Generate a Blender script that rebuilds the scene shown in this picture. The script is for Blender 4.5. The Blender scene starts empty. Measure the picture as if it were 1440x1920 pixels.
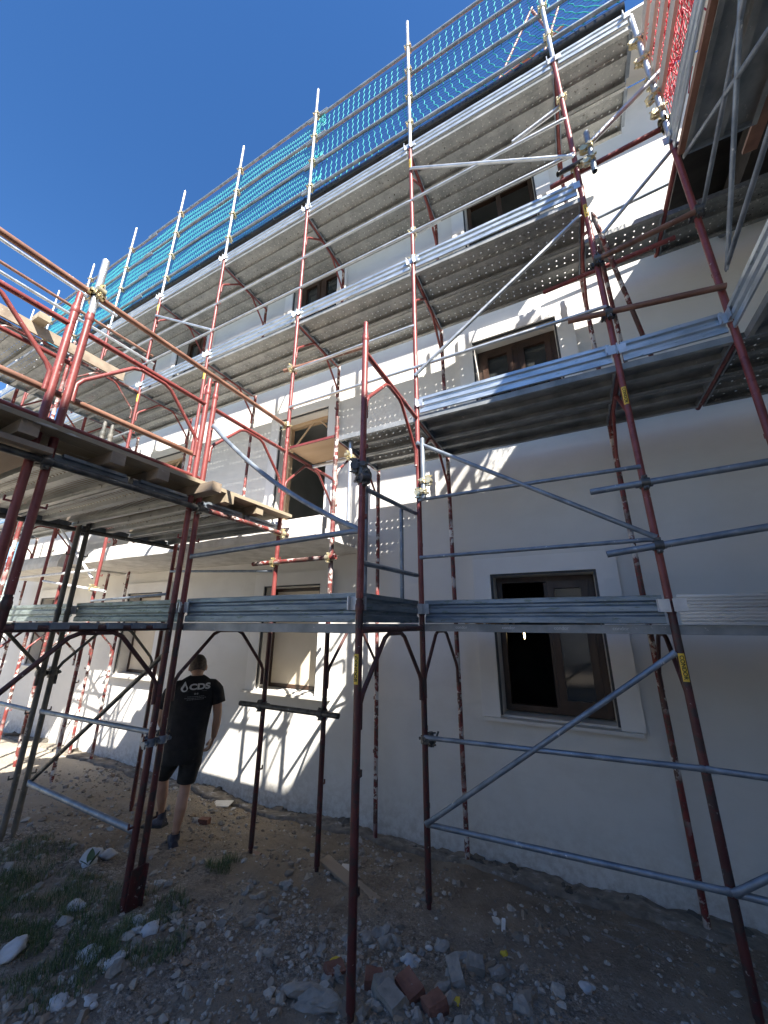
import bpy, bmesh, math, random
from mathutils import Vector, Matrix, noise as mnoise
random.seed(7)
C = bpy.context.scene
COL = C.collection
R = math.radians
# ------------------------------------------------------------------ camera, sky, sun, exposure
CAM = Vector((1.2276, -3.1790, 1.8372)); PITCH, YAW, ROLL, FOC = 0.29396, 0.46818, 0.00428, 691.43
fw = Vector((-math.sin(YAW)*math.cos(PITCH), math.cos(YAW)*math.cos(PITCH), math.sin(PITCH)))
rt = Vector((math.cos(YAW), math.sin(YAW), 0)); up = rt.cross(fw)
r2 = rt*math.cos(ROLL)+up*math.sin(ROLL); u2 = up*math.cos(ROLL)-rt*math.sin(ROLL)
cd = bpy.data.cameras.new('camera'); cam = bpy.data.objects.new('camera', cd); COL.objects.link(cam)
m = Matrix((r2, u2, -fw)).transposed().to_4x4(); m.translation = CAM; cam.matrix_world = m
cd.sensor_fit = 'HORIZONTAL'; cd.sensor_width = 36; cd.lens = FOC/1440*36
cd.clip_start = .02; cd.clip_end = 2000; C.camera = cam
SUN = Vector((.77, -.645, 1.0)).normalized()
W = bpy.data.worlds.new('World'); C.world = W; W.use_nodes = True
wn = W.node_tree.nodes; wl = W.node_tree.links; bg = wn['Background']
sk = wn.new('ShaderNodeTexSky'); sk.sky_type = 'NISHITA'; sk.sun_disc = False
sk.sun_elevation = math.asin(SUN.z); sk.sun_rotation = math.atan2(SUN.x, SUN.y)
sk.air_density = 1.1; sk.dust_density = .25; sk.ozone_density = 3.0
hs = wn.new('ShaderNodeHueSaturation'); hs.inputs['Saturation'].default_value = 1.26; hs.inputs['Hue'].default_value = .507; wl.new(sk.outputs[0], hs.inputs['Color']); wl.new(hs.outputs[0], bg.inputs[0]); bg.inputs[1].default_value = .070
sd = bpy.data.lights.new('sun', 'SUN'); sd.energy = 5.0; sd.angle = R(.53); sd.color = (1, .95, .87)
so = bpy.data.objects.new('sun', sd); COL.objects.link(so); so.rotation_euler = SUN.to_track_quat('Z', 'Y').to_euler()
so.location = (8, -8, 14)
C.view_settings.view_transform = 'Standard'; C.view_settings.look = 'None'
C.view_settings.exposure = 1.68; C.view_settings.gamma = 1
C.render.engine = 'CYCLES'; C.cycles.max_bounces = 7; C.cycles.diffuse_bounces = 5; C.cycles.transparent_max_bounces = 12
C.cycles.use_denoising = True

# ------------------------------------------------------------------ materials
def new_mat(name):
    M = bpy.data.materials.new(name); M.use_nodes = True
    return M, M.node_tree.nodes, M.node_tree.links, M.node_tree.nodes['Principled BSDF']
def coords(n, l, scale=(1, 1, 1), rnd=True):
    tc = n.new('ShaderNodeTexCoord'); mp = n.new('ShaderNodeMapping'); mp.inputs['Scale'].default_value = scale
    l.new(tc.outputs['Object'], mp.inputs[0])
    if rnd:
        oi = n.new('ShaderNodeObjectInfo'); ml = n.new('ShaderNodeMath'); ml.operation = 'MULTIPLY'; ml.inputs[1].default_value = 37.
        l.new(oi.outputs['Random'], ml.inputs[0]); cb = n.new('ShaderNodeCombineXYZ')
        for i in range(3): l.new(ml.outputs[0], cb.inputs[i])
        l.new(cb.outputs[0], mp.inputs['Location'])
    return mp.outputs[0]
def nz(n, l, vec, scale, detail=4, rough=.55, lo=.35, hi=.65):
    t = n.new('ShaderNodeTexNoise'); t.inputs['Scale'].default_value = scale; t.inputs['Detail'].default_value = detail
    t.inputs['Roughness'].default_value = rough; l.new(vec, t.inputs['Vector'])
    r = n.new('ShaderNodeMapRange'); r.inputs[1].default_value = lo; r.inputs[2].default_value = hi
    l.new(t.outputs[0], r.inputs[0]); return r.outputs[0]
def mixc(n, l, fac, a, b):
    x = n.new('ShaderNodeMix'); x.data_type = 'RGBA'
    for s, v in ((x.inputs[0], fac), (x.inputs[6], a), (x.inputs[7], b)):
        if isinstance(v, (tuple, list)): s.default_value = (*v, 1)
        elif isinstance(v, (int, float)): s.default_value = v
        else: l.new(v, s)
    return x.outputs[2]
def bump(n, l, p, h, strength=.3, dist=.01):
    b = n.new('ShaderNodeBump'); b.inputs['Strength'].default_value = strength; b.inputs['Distance'].default_value = dist
    l.new(h, b.inputs['Height']); l.new(b.outputs[0], p.inputs['Normal'])
def surf(name, c1, c2, scale=6, rough=.6, metal=0., splash=None, spl_amt=.0, spl_scale=22, bstr=0., bscale=60, wear=None, wear_amt=.0, stretch=(1, 1, 1), spec=.5, rvar=.1):
    M, n, l, p = new_mat(name); v = coords(n, l, stretch)
    col = mixc(n, l, nz(n, l, v, scale), c1, c2)
    if wear: col = mixc(n, l, nz(n, l, v, 9, 6, .7, .62-wear_amt, .66-wear_amt), col, wear)
    if splash:
        f = nz(n, l, v, spl_scale, 5, .7, .70-spl_amt, .73-spl_amt); f2 = nz(n, l, v, 3.1, 2, .5, .40, .62)
        ml = n.new('ShaderNodeMath'); ml.operation = 'MULTIPLY'; l.new(f, ml.inputs[0]); l.new(f2, ml.inputs[1]); col = mixc(n, l, ml.outputs[0], col, splash)
    l.new(col, p.inputs['Base Color']); p.inputs['Metallic'].default_value = metal; p.inputs['Specular IOR Level'].default_value = spec
    rr = nz(n, l, v, scale*2.3, 5, .6, .3, .7); mr = n.new('ShaderNodeMapRange'); mr.inputs[3].default_value = rough-rvar; mr.inputs[4].default_value = rough+rvar
    l.new(rr, mr.inputs[0]); l.new(mr.outputs[0], p.inputs['Roughness'])
    if bstr: bump(n, l, p, nz(n, l, v, bscale, 5, .6, 0, 1), bstr)
    return M
MT = {}
MT['red'] = surf('red_frame_paint', (.165, .036, .033), (.24, .058, .052), 5, .42, 0, (.72, .69, .64), .045, 26, .08, 40, (.16, .028, .026), .06)
MT['redshade'] = surf('shade_darkened_red_paint', (.062, .017, .018), (.105, .027, .026), 6, .5, 0, (.60, .58, .55), .06, 24, .15, 45, (.05, .03, .028), .10)  # frame red with the shade of the lower lift put into its colour
MT['archshade'] = surf('shade_darkened_brace_paint', (.060, .028, .026), (.10, .042, .038), 6, .55, 0, (.55, .53, .50), .05, 24, .2, 45)  # lower-lift transoms and arches, shade darkened into the colour
MT['redold'] = surf('spattered_red_paint', (.13, .022, .021), (.22, .040, .035), 7, .55, 0, (.66, .63, .59), .20, 11, .4, 40, (.10, .05, .04), .12)
MT['greypole'] = surf('old_dark_pole_paint', (.085, .085, .075), (.16, .15, .13), 7, .6, 0, (.6, .58, .55), .06, 20, .25, 50)
MT['galv'] = surf('galvanised_tube_zinc', (.46, .48, .50), (.62, .64, .66), 9, .42, .75, (.75, .74, .72), .05, 18, .05, 60)
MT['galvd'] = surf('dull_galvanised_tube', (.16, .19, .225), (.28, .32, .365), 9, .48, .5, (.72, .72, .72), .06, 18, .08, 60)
MT['toe'] = surf('galvanised_toe_board_sheet', (.36, .42, .47), (.55, .61, .66), 4, .40, .72, (.75, .76, .76), .05, 30, .06, 30, (.24, .29, .28), .02, (1, 5, 5))
MT['shiny'] = surf('new_galvanised_sheet', (.42, .45, .48), (.56, .59, .62), 3, .30, .8, None, 0, 10, .02, 30, None, 0, (.3, 4, 4), rvar=.06)
MT['toeb'] = surf('dull_blue_toe_board_sheet', (.15, .19, .225), (.25, .30, .34), 4, .42, .6, (.62, .64, .65), .05, 30, .06, 30, (.13, .17, .16), .05, (1, 5, 5))
MT['toeg'] = surf('stained_toe_board_sheet', (.22, .26, .25), (.36, .41, .39), 4, .5, .5, (.68, .69, .68), .05, 30, .06, 30, (.17, .21, .16), .08, (1, 5, 5))
MT['couple'] = surf('zinc_yellow_coupler', (.55, .46, .25), (.72, .66, .48), 12, .38, .75, (.75, .74, .70), .10, 20, .2, 50)
MT['coupled'] = surf('dark_grimy_coupler', (.07, .07, .07), (.16, .16, .15), 14, .5, .6, (.6, .6, .58), .06, 20, .3, 50)
MT['brown'] = surf('brown_oxide_tube_paint', (.16, .075, .050), (.27, .14, .095), 6, .5, 0, (.72, .70, .66), .04, 24, .12, 50)
MT['timber'] = surf('weathered_formwork_timber', (.235, .19, .13), (.37, .305, .215), 5, .75, 0, (.55, .53, .50), .07, 12, .35, 30, None, 0, (1, .15, 1))
MT['timberx'] = surf('grey_weathered_timber', (.20, .155, .115), (.33, .26, .19), 5, .8, 0, (.50, .47, .43), .06, 12, .35, 30, None, 0, (.15, 1, 1))
MT['ply'] = surf('raw_plywood', (.50, .34, .20), (.60, .43, .27), 4, .7, 0, None, 0, 10, .12, 30, None, 0, (.2, 1, 1))
MT['yellow'] = surf('yellow_label_foil', (.72, .46, .04), (.80, .54, .07), 6, .5)
MT['ink'] = surf('black_label_ink', (.02, .02, .02), (.03, .03, .03), 6, .6)
MT['wood'] = surf('dark_walnut_window_wood', (.030, .016, .010), (.060, .031, .019), 5, .4, 0, None, 0, 10, .1, 30, None, 0, (1, 1, .2))
MT['rafter'] = surf('dark_stained_rafter', (.05, .030, .022), (.085, .05, .036), 5, .6)
MT['claddark'] = surf('charcoal_timber_cladding', (.022, .020, .019), (.042, .037, .034), 5, .7, 0, None, 0, 10, .2, 30, None, 0, (.2, 1, 1))
MT['black'] = surf('black_gutter_metal', (.012, .012, .014), (.022, .022, .025), 5, .32, .3)
MT['trim'] = surf('dark_opening_seal', (.035, .036, .038), (.06, .062, .064), 8, .6)
MT['board'] = surf('cream_closing_board', (.58, .50, .38), (.64, .56, .44), 2, .7)
MT['stone'] = surf('pale_sill_stone', (.55, .52, .46), (.66, .63, .58), 10, .6)
MT['conc'] = surf('rough_balcony_concrete', (.52, .50, .46), (.68, .66, .62), 6, .85, 0, (.36, .34, .31), .05, 8, .5, 24)
MT['brick'] = surf('brown_unplastered_masonry', (.15, .09, .065), (.23, .145, .105), 4, .9, 0, (.30, .28, .26), .05, 9, .6, 12)
MT['tile'] = surf('terracotta_roof', (.30, .13, .08), (.42, .20, .13), 4, .8)
MT['room'] = surf('bare_room_plaster', (.33, .34, .32), (.42, .43, .41), 2, .9)
MT['darkroom'] = surf('darkened_room_plaster', (.035, .034, .032), (.06, .058, .055), 2, .9)  # darkness inside the open window's room put into the plaster colour
MT['wallsur'] = surf('smooth_white_surround_plaster', (.74, .725, .69), (.80, .785, .75), 2, .85, 0, None, 0, 10, .06, 200, spec=.2)
MT['teal'] = surf('teal_net_cord', (.02, .33, .32), (.035, .44, .41), 20, .6)
MT['navy'] = surf('navy_net_cord', (.02, .05, .20), (.03, .07, .26), 20, .6)
MT['rednet'] = surf('red_net_cord', (.60, .04, .07), (.72, .07, .10), 20, .6)
MT['pinkboard'] = surf('pale_pine_board', (.44, .39, .34), (.56, .50, .44), 5, .7, 0, None, 0, 10, .1, 30, None, 0, (1, .2, 1))
MT['skin'] = surf('skin', (.40, .235, .165), (.47, .29, .21), 12, .55)
MT['cloth'] = surf('black_cotton', (.010, .010, .012), (.016, .016, .019), 8, .85, 0, None, 0, 10, .4, 14)
MT['shorts'] = surf('black_work_short_cotton', (.012, .012, .012), (.020, .020, .020), 8, .85, 0, (.10, .10, .10), .05, 14, .4, 14)
MT['hair'] = surf('cropped_dark_hair', (.065, .048, .038), (.13, .10, .082), 60, .8, 0, None, 0, 10, .5, 200)
MT['shoe'] = surf('dark_trainer_mesh', (.035, .035, .05), (.065, .06, .075), 20, .7, 0, (.2, .19, .19), .04, 14)
MT['print'] = surf('pale_shirt_print', (.62, .64, .66), (.68, .70, .72), 6, .7)
MT['printd'] = surf('faint_shirt_print', (.24, .25, .27), (.28, .29, .31), 6, .7)
MT['plaster'] = surf('dried_white_plaster', (.40, .41, .415), (.56, .57, .575), 14, .85, 0, (.35, .34, .32), .05, 12, .7, 26)
MT['whitetube'] = surf('lime_spattered_tube', (.60, .60, .60), (.76, .76, .75), 14, .8, 0, (.25, .12, .10), .03, 14, .4, 30)
MT['rockg'] = surf('grey_broken_concrete', (.20, .19, .17), (.33, .31, .28), 9, .9, 0, (.45, .43, .40), .06, 10, .7, 30)
MT['rockb'] = surf('broken_red_brick', (.16, .07, .05), (.25, .12, .085), 9, .9, 0, (.40, .36, .33), .07, 10, .6, 30)
MT['foam'] = surf('yellow_foam_scrap', (.55, .38, .03), (.68, .50, .06), 9, .8, 0, None, 0, 10, .5, 30)
MT['white'] = surf('white_plastic', (.72, .73, .74), (.80, .80, .81), 9, .45)
MT['leaf'] = surf('weed_leaf', (.06, .11, .05), (.10, .16, .08), 9, .6)

def wall_mat():
    M, n, l, p = new_mat('cream_skim_plaster'); v = coords(n, l, rnd=False)
    a = mixc(n, l, nz(n, l, v, .55, 4, .6, .3, .7), (.67, .655, .61), (.755, .74, .70))
    a = mixc(n, l, nz(n, l, v, 3.2, 6, .65, .45, .85), a, (.66, .64, .595))
    tc = n.new('ShaderNodeTexCoord'); sp = n.new('ShaderNodeSeparateXYZ'); l.new(tc.outputs['Object'], sp.inputs[0])
    h_ = n.new('ShaderNodeMapRange'); h_.inputs[1].default_value = .35; h_.inputs[2].default_value = -.40; l.new(sp.outputs[2], h_.inputs[0])
    pw = n.new('ShaderNodeMath'); pw.operation = 'POWER'; pw.inputs[1].default_value = 2.2; l.new(h_.outputs[0], pw.inputs[0])
    ms = n.new('ShaderNodeMath'); ms.operation = 'MULTIPLY'; l.new(pw.outputs[0], ms.inputs[0]); l.new(nz(n, l, v, 13, 7, .75, .42, .60), ms.inputs[1])
    a = mixc(n, l, ms.outputs[0], a, (.50, .465, .41))                                # mud splashed on the foot of the wall
    mp = n.new('ShaderNodeMapping'); mp.inputs['Scale'].default_value = (1.2, 1, 4.5); mp.inputs['Rotation'].default_value = (0, .5, 0); l.new(v, mp.inputs[0])
    a = mixc(n, l, nz(n, l, mp.outputs[0], 1.6, 5, .6, .52, .82), a, (.66, .645, .60))  # trowel marks
    l.new(a, p.inputs['Base Color']); p.inputs['Roughness'].default_value = .88; p.inputs['Specular IOR Level'].default_value = .2
    ad = n.new('ShaderNodeMath'); ad.operation = 'ADD'
    l.new(nz(n, l, v, 260, 3, .6, 0, 1), ad.inputs[0]); l.new(nz(n, l, v, 7, 4, .6, 0, 1.6), ad.inputs[1]); bump(n, l, p, ad.outputs[0], .22, .006)
    return M
MT['wall'] = wall_mat()
def glass_mat():
    M, n, l, p = new_mat('window_glass'); p.inputs['Base Color'].default_value = (.05, .055, .055, 1); p.inputs['Roughness'].default_value = .06
    p.inputs['Specular IOR Level'].default_value = .8; p.inputs['Alpha'].default_value = .72
    return M
MT['glass'] = glass_mat()
def deck_mat(name, dark, light, slot=False):
    # perforated sheet: drilled holes are cut out of the sheet itself
    M, n, l, p = new_mat(name); v = coords(n, l)
    c = mixc(n, l, nz(n, l, v, 5, 6, .65, .35, .7), dark, light)
    c = mixc(n, l, nz(n, l, v, 38, 4, .7, .58, .70), c, (.52, .51, .48)); c = mixc(n, l, nz(n, l, v, 16, 5, .7, .60, .70), c, (.13, .12, .11))
    l.new(c, p.inputs['Base Color']); p.inputs['Metallic'].default_value = .4; p.inputs['Roughness'].default_value = .42
    bump(n, l, p, nz(n, l, v, 40, 4, .6, 0, 1), .15)
    tc = n.new('ShaderNodeTexCoord'); sp = n.new('ShaderNodeSeparateXYZ'); l.new(tc.outputs['Object'], sp.inputs[0])
    def mth(op, a, b=None, c_=None):
        k = n.new('ShaderNodeMath'); k.operation = op
        for i, x in enumerate((a, b, c_)):
            if x is None: continue
            if isinstance(x, (int, float)): k.inputs[i].default_value = x
            else: l.new(x, k.inputs[i])
        return k.outputs[0]
    px = .052 if slot else .085; py = .070 if not slot else .14
    fx = mth('SUBTRACT', mth('FRACT', mth('DIVIDE', sp.outputs[0], px)), .5); fx = mth('MULTIPLY', fx, px)
    fy = mth('SUBTRACT', mth('FRACT', mth('ADD', mth('DIVIDE', sp.outputs[1], py), .5 if slot else 0.)), .5); fy = mth('MULTIPLY', fy, py)
    if slot: fx = mth('MULTIPLY', fx, 1.3); fy = mth('MULTIPLY', fy, .30)
    d = mth('SQRT', mth('ADD', mth('MULTIPLY', fx, fx), mth('MULTIPLY', fy, fy)))
    hole = mth('LESS_THAN', d, .0074 if not slot else .0165)
    hole = mth('MULTIPLY', hole, mth('GREATER_THAN', sp.outputs[2], -.006))
    hole = mth('MULTIPLY', hole, mth('LESS_THAN', mth('ABSOLUTE', sp.outputs[1]), .215))
    tr = n.new('ShaderNodeBsdfTransparent'); mx = n.new('ShaderNodeMixShader'); out = n['Material Output']
    l.new(hole, mx.inputs[0]); l.new(p.outputs[0], mx.inputs[1]); l.new(tr.outputs[0], mx.inputs[2]); l.new(mx.outputs[0], out.inputs[0])
    return M
MT['deck'] = deck_mat('perforated_zinc_deck', (.24, .25, .24), (.40, .40, .385))
MT['deckn'] = surf('plain_dirty_steel_deck', (.16, .175, .18), (.29, .305, .305), 5, .45, .3, (.45, .44, .42), .06, 30, .15, 40)
MT['deckd'] = deck_mat('dirty_perforated_deck', (.13, .14, .14), (.24, .25, .24))
MT['decks'] = deck_mat('slotted_zinc_deck', (.34, .35, .34), (.50, .51, .49), True)

# ------------------------------------------------------------------ mesh builder
class MB:
    def __init__(s): s.v = []; s.f = []; s.sm = []
    def add(s, v, f, smooth=False, mat=None):
        o = len(s.v); s.v += [tuple(mat @ Vector(p)) if mat else tuple(p) for p in v]
        s.f += [tuple(i+o for i in q) for q in f]; s.sm += [smooth]*len(f); return s
    def box(s, c, d, rot=None):
        x, y, z = d[0]/2, d[1]/2, d[2]/2
        v = [Vector((a, b, e)) for a in (-x, x) for b in (-y, y) for e in (-z, z)]
        if rot is not None: v = [rot @ p for p in v]
        v = [p+Vector(c) for p in v]
        return s.add(v, [(0, 1, 3, 2), (4, 6, 7, 5), (0, 4, 5, 1), (2, 3, 7, 6), (0, 2, 6, 4), (1, 5, 7, 3)])
    def tube(s, pts, r, n=10, cap=True, rs=None, flat=None):
        P = [Vector(p) for p in pts]; T = []
        for i in range(len(P)):
            a = P[max(i-1, 0)]; b = P[min(i+1, len(P)-1)]; T.append((b-a).normalized())
        u = T[0].orthogonal().normalized(); V = []; k = len(P)
        if abs(T[0].z) < .99: u = T[0].cross(Vector((0, 0, 1))).normalized()
        for i in range(k):
            u = (u-T[i]*u.dot(T[i])).normalized(); w = T[i].cross(u); rr = rs[i] if rs else r
            fu, fw_ = (flat[i] if flat else (1, 1))
            V += [P[i]+u*math.cos(2*math.pi*j/n)*rr*fu+w*math.sin(2*math.pi*j/n)*rr*fw_ for j in range(n)]
        F = [(i*n+j, i*n+(j+1) % n, (i+1)*n+(j+1) % n, (i+1)*n+j) for i in range(k-1) for j in range(n)]
        s.add(V, F, True)
        if cap:
            s.add(V[:n], [tuple(range(n))[::-1]]); s.add(V[-n:], [tuple(range(n))])
        return s
    def ring(s, a, b, r0, r1, n=14):       # open pipe end
        s.tube([a, b], r0, n, False); s.tube([a, b], r1, n, False)
        return s
    def extrude(s, prof, x0, x1, nseg=1, closed=False, wob=0., smooth=False):   # profile in (y,z) along x
        k = len(prof); V = []
        for i in range(nseg+1):
            x = x0+(x1-x0)*i/nseg; dz = wob*math.sin(i*1.7) if 0 < i < nseg else 0
            V += [(x, y, z+dz) for y, z in prof]
        F = [(i*k+j, i*k+(j+1) % k, (i+1)*k+(j+1) % k, (i+1)*k+j) for i in range(nseg) for j in range(k if closed else k-1)]
        s.add(V, F, smooth)
        if closed: s.add([(x0, y, z) for y, z in prof], [tuple(range(k))[::-1]]); s.add([(x1, y, z) for y, z in prof], [tuple(range(k))])
        return s
    def mesh(s, name, mat):
        me = bpy.data.meshes.new(name); me.from_pydata(s.v, [], s.f); me.update()
        me.polygons.foreach_set('use_smooth', s.sm)
        if mat: me.materials.append(MT[mat] if isinstance(mat, str) else mat)
        return me
    def obj(s, name, mat, parent=None, loc=(0, 0, 0), rot=(0, 0, 0)): return ob(name, s.mesh(name, mat), parent, loc, rot)
def ob(name, me, parent=None, loc=(0, 0, 0), rot=(0, 0, 0)):
    o = bpy.data.objects.new(name, me); COL.objects.link(o); o.parent = parent; o.location = loc; o.rotation_euler = rot; return o
def tag(o, label=None, cat=None, group=None, kind=None):
    if label: o['label'] = label
    if cat: o['category'] = cat
    if group: o['group'] = group
    if kind: o['kind'] = kind
    return o
def thing(name, label, cat, loc=(0, 0, 0), rz=0., group=None):
    return tag(ob(name, None, None, loc, (0, 0, rz)), label, cat, group)
CACHE = {}
def cached(key, fn, name, mat):
    k = (key, mat)
    if k not in CACHE: CACHE[k] = fn().mesh(name, mat)
    return CACHE[k]

# ------------------------------------------------------------------ terrain
def cl(t): return max(0., min(1., t))
def gh(x, y):
    h = -.42*cl((y+1.2)/2.5)**1.5-.028*cl(-x/3)*3*cl((y+1.6)/1.2)+.06*cl((-y-1.5)/2)
    if y > -14 and x > -25:
        d = cl(1.4-((x+.5)**2+(y+1)**2)/60)
        h += d*(.05*mnoise.noise((x*.9, y*.9, 3))+.032*mnoise.noise((x*2.7, y*2.7, 1))+.016*mnoise.noise((x*8, y*8, 5))+.008*mnoise.noise((x*19, y*19, 8)))
    return h
def axis(lo, hi, fine0, fine1, step):
    a = []; t = fine0
    while t <= fine1: a.append(t); t += step
    d = step; t = fine0
    while t > lo: d *= 1.32; t -= d; a.insert(0, t)
    d = step; t = a[-1]
    while t < hi: d *= 1.32; t += d; a.append(t)
    return a
xs = axis(-400, 400, -7, 3.4, .045); ys = axis(-400, 400, -2.6, 1.6, .045)
g = MB(); nx, ny = len(xs), len(ys)
g.v = [(x, y, gh(x, y)) for y in ys for x in xs]
g.f = [(j*nx+i, j*nx+i+1, (j+1)*nx+i+1, (j+1)*nx+i) for j in range(ny-1) for i in range(nx-1)]; g.sm = [True]*len(g.f)
def ground_mat():
    M, n, l, p = new_mat('building_site_dirt'); v = coords(n, l, rnd=False)
    base = mixc(n, l, nz(n, l, v, 3.5, 8, .7, .3, .7), (.21, .172, .132), (.38, .32, .25))
    sand = mixc(n, l, nz(n, l, v, 6, 8, .7, .3, .7), (.235, .185, .13), (.36, .295, .215))
    tc = n.new('ShaderNodeTexCoord'); sp = n.new('ShaderNodeSeparateXYZ'); l.new(tc.outputs['Object'], sp.inputs[0])
    mr = n.new('ShaderNodeMapRange'); mr.inputs[1].default_value = -.2; mr.inputs[2].default_value = -1.9; l.new(sp.outputs[0], mr.inputs[0])
    m2 = n.new('ShaderNodeMapRange'); m2.inputs[1].default_value = -.95; m2.inputs[2].default_value = -.1; l.new(sp.outputs[1], m2.inputs[0])
    ml = n.new('ShaderNodeMath'); ml.operation = 'MULTIPLY'; l.new(mr.outputs[0], ml.inputs[0]); l.new(m2.outputs[0], ml.inputs[1])
    mm = n.new('ShaderNodeMath'); mm.operation = 'MULTIPLY'; l.new(ml.outputs[0], mm.inputs[0]); l.new(nz(n, l, v, 2.2, 6, .6, .25, .6), mm.inputs[1])
    c = mixc(n, l, mm.outputs[0], base, sand)
    hts = []
    pa = nz(n, l, v, 1.3, 5, .6, .42, .62); ps = n.new('ShaderNodeMapRange'); ps.inputs[1].default_value = -.1; ps.inputs[2].default_value = -.75; ps.inputs[3].default_value = .35; ps.inputs[4].default_value = 1.; l.new(sp.outputs[1], ps.inputs[0])
    pk = n.new('ShaderNodeMath'); pk.operation = 'MULTIPLY'; l.new(pa, pk.inputs[0]); l.new(ps.outputs[0], pk.inputs[1]); patch = pk.outputs[0]
    for sc, am in ((34, .55), (85, .6), (190, .5)):                                  # stones of three sizes packed in the dirt
        vo = n.new('ShaderNodeTexVoronoi'); vo.inputs['Scale'].default_value = sc; l.new(v, vo.inputs['Vector'])
        se = n.new('ShaderNodeSeparateColor'); l.new(vo.outputs['Color'], se.inputs[0])
        hv = n.new('ShaderNodeHueSaturation'); vv = n.new('ShaderNodeMapRange'); vv.inputs[3].default_value = .45; vv.inputs[4].default_value = 1.6; l.new(se.outputs[0], vv.inputs[0])
        l.new(vv.outputs[0], hv.inputs['Value']); hv.inputs['Saturation'].default_value = .8; l.new(c, hv.inputs['Color'])
        msk = n.new('ShaderNodeMath'); msk.operation = 'GREATER_THAN'; msk.inputs[1].default_value = 1-am; l.new(se.outputs[1], msk.inputs[0])
        pm = n.new('ShaderNodeMath'); pm.operation = 'MULTIPLY'; l.new(msk.outputs[0], pm.inputs[0]); l.new(patch, pm.inputs[1]); msk = pm
        c = mixc(n, l, msk.outputs[0], c, hv.outputs[0])
        iv = n.new('ShaderNodeMapRange'); iv.inputs[1].default_value = 0; iv.inputs[2].default_value = .7; iv.inputs[3].default_value = 18/sc; iv.inputs[4].default_value = 0; l.new(vo.outputs['Distance'], iv.inputs[0])
        mh = n.new('ShaderNodeMath'); mh.operation = 'MULTIPLY'; l.new(iv.outputs[0], mh.inputs[0]); l.new(msk.outputs[0], mh.inputs[1]); hts.append(mh.outputs[0])
    hs_ = hts[0]
    for q in hts[1:]:
        ad = n.new('ShaderNodeMath'); ad.operation = 'ADD'; l.new(hs_, ad.inputs[0]); l.new(q, ad.inputs[1]); hs_ = ad.outputs[0]
    st = n.new('ShaderNodeMapping'); st.inputs['Scale'].default_value = (1.1, 3.4, 1); st.inputs['Rotation'].default_value = (0, 0, -.35); l.new(v, st.inputs[0])
    spill = nz(n, l, st.outputs[0], 1.9, 8, .68, .585, .66)
    m3 = n.new('ShaderNodeMapRange'); m3.inputs[1].default_value = .1; m3.inputs[2].default_value = .9; l.new(sp.outputs[0], m3.inputs[0])
    m4 = n.new('ShaderNodeMath'); m4.operation = 'MULTIPLY'; l.new(spill, m4.inputs[0]); l.new(m3.outputs[0], m4.inputs[1])
    c = mixc(n, l, m4.outputs[0], c, (.38, .37, .355))                              # spilled plaster streaks
    m5 = n.new('ShaderNodeMapRange'); m5.inputs[1].default_value = -3.4; m5.inputs[2].default_value = -6.; l.new(sp.outputs[0], m5.inputs[0])
    c = mixc(n, l, m5.outputs[0], c, mixc(n, l, nz(n, l, v, .8, 6, .6, .3, .7), (.46, .40, .31), (.56, .50, .41)))   # open yard sand, made paler to bounce more sunlight
    l.new(c, p.inputs['Base Color']); p.inputs['Roughness'].default_value = .95; p.inputs['Specular IOR Level'].default_value = .2
    ad = n.new('ShaderNodeMath'); ad.operation = 'ADD'; l.new(nz(n, l, v, 45, 8, .7, 0, 1), ad.inputs[0]); l.new(hs_, ad.inputs[1]); bump(n, l, p, ad.outputs[0], 1., .03)
    return M
tag(g.obj('ground', ground_mat()), kind='structure')

# ------------------------------------------------------------------ the building
WY = 1.3
B = thing('apartment_building', 'three storey apartment building with cream plaster facade behind the scaffolding', 'building', (0, 0, 0))
XL, XR, ZB, ZT = -12.6, 7.5, -1.2, 9.15
opens = []   # x0,x1,z0,z1,kind
for i, x0 in enumerate((.40, -3.10, -6.72, -10.25)):
    opens.append((x0, x0+1.04, .92, 2.37, ('open', 'board', 'boardside', 'sash')[i]))
    if i in (1, 2): opens.append((x0, x0+1.02, 3.08, 5.33, 'door'))
    else: opens.append((x0, x0+1.04, 4.20, 5.65, 'sash'))
    opens.append((x0+.02, x0+1.06, 7.20, 8.64, 'dark' if i == 0 else 'sash'))
gx = sorted({XL, XR}|{o[0] for o in opens}|{o[1] for o in opens}); gz = sorted({ZB, ZT}|{o[2] for o in opens}|{o[3] for o in opens})
w = MB()
def inside(x, z): return any(o[0] < x < o[1] and o[2] < z < o[3] for o in opens)
for i in range(len(gx)-1):
    for j in range(len(gz)-1):
        x0, x1, z0, z1 = gx[i], gx[i+1], gz[j], gz[j+1]
        if not inside((x0+x1)/2, (z0+z1)/2): w.add([(x0, WY, z0), (x1, WY, z0), (x1, WY, z1), (x0, WY, z1)], [(0, 1, 2, 3)])
RD = .26
for x0, x1, z0, z1, k in opens:
    a = [(x0, z0), (x1, z0), (x1, z1), (x0, z1)]
    for q in range(4):
        (xa, za), (xb, zb) = a[q], a[(q+1) % 4]
        w.add([(xa, WY, za), (xa, WY+RD, za), (xb, WY+RD, zb), (xb, WY, zb)], [(0, 1, 2, 3)])
w.add([(XL, WY, ZB), (XL, 10, ZB), (XL, 10, ZT), (XL, WY, ZT)], [(0, 1, 2, 3)])
w.add([(XL, 10, ZB), (XR, 10, ZB), (XR, 10, ZT), (XL, 10, ZT)], [(0, 1, 2, 3)])
w.add([(XR, WY, ZB), (XR, WY, ZT), (XR, 10, ZT), (XR, 10, ZB)], [(0, 1, 2, 3)])
w.obj('wall', 'wall', B)
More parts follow.
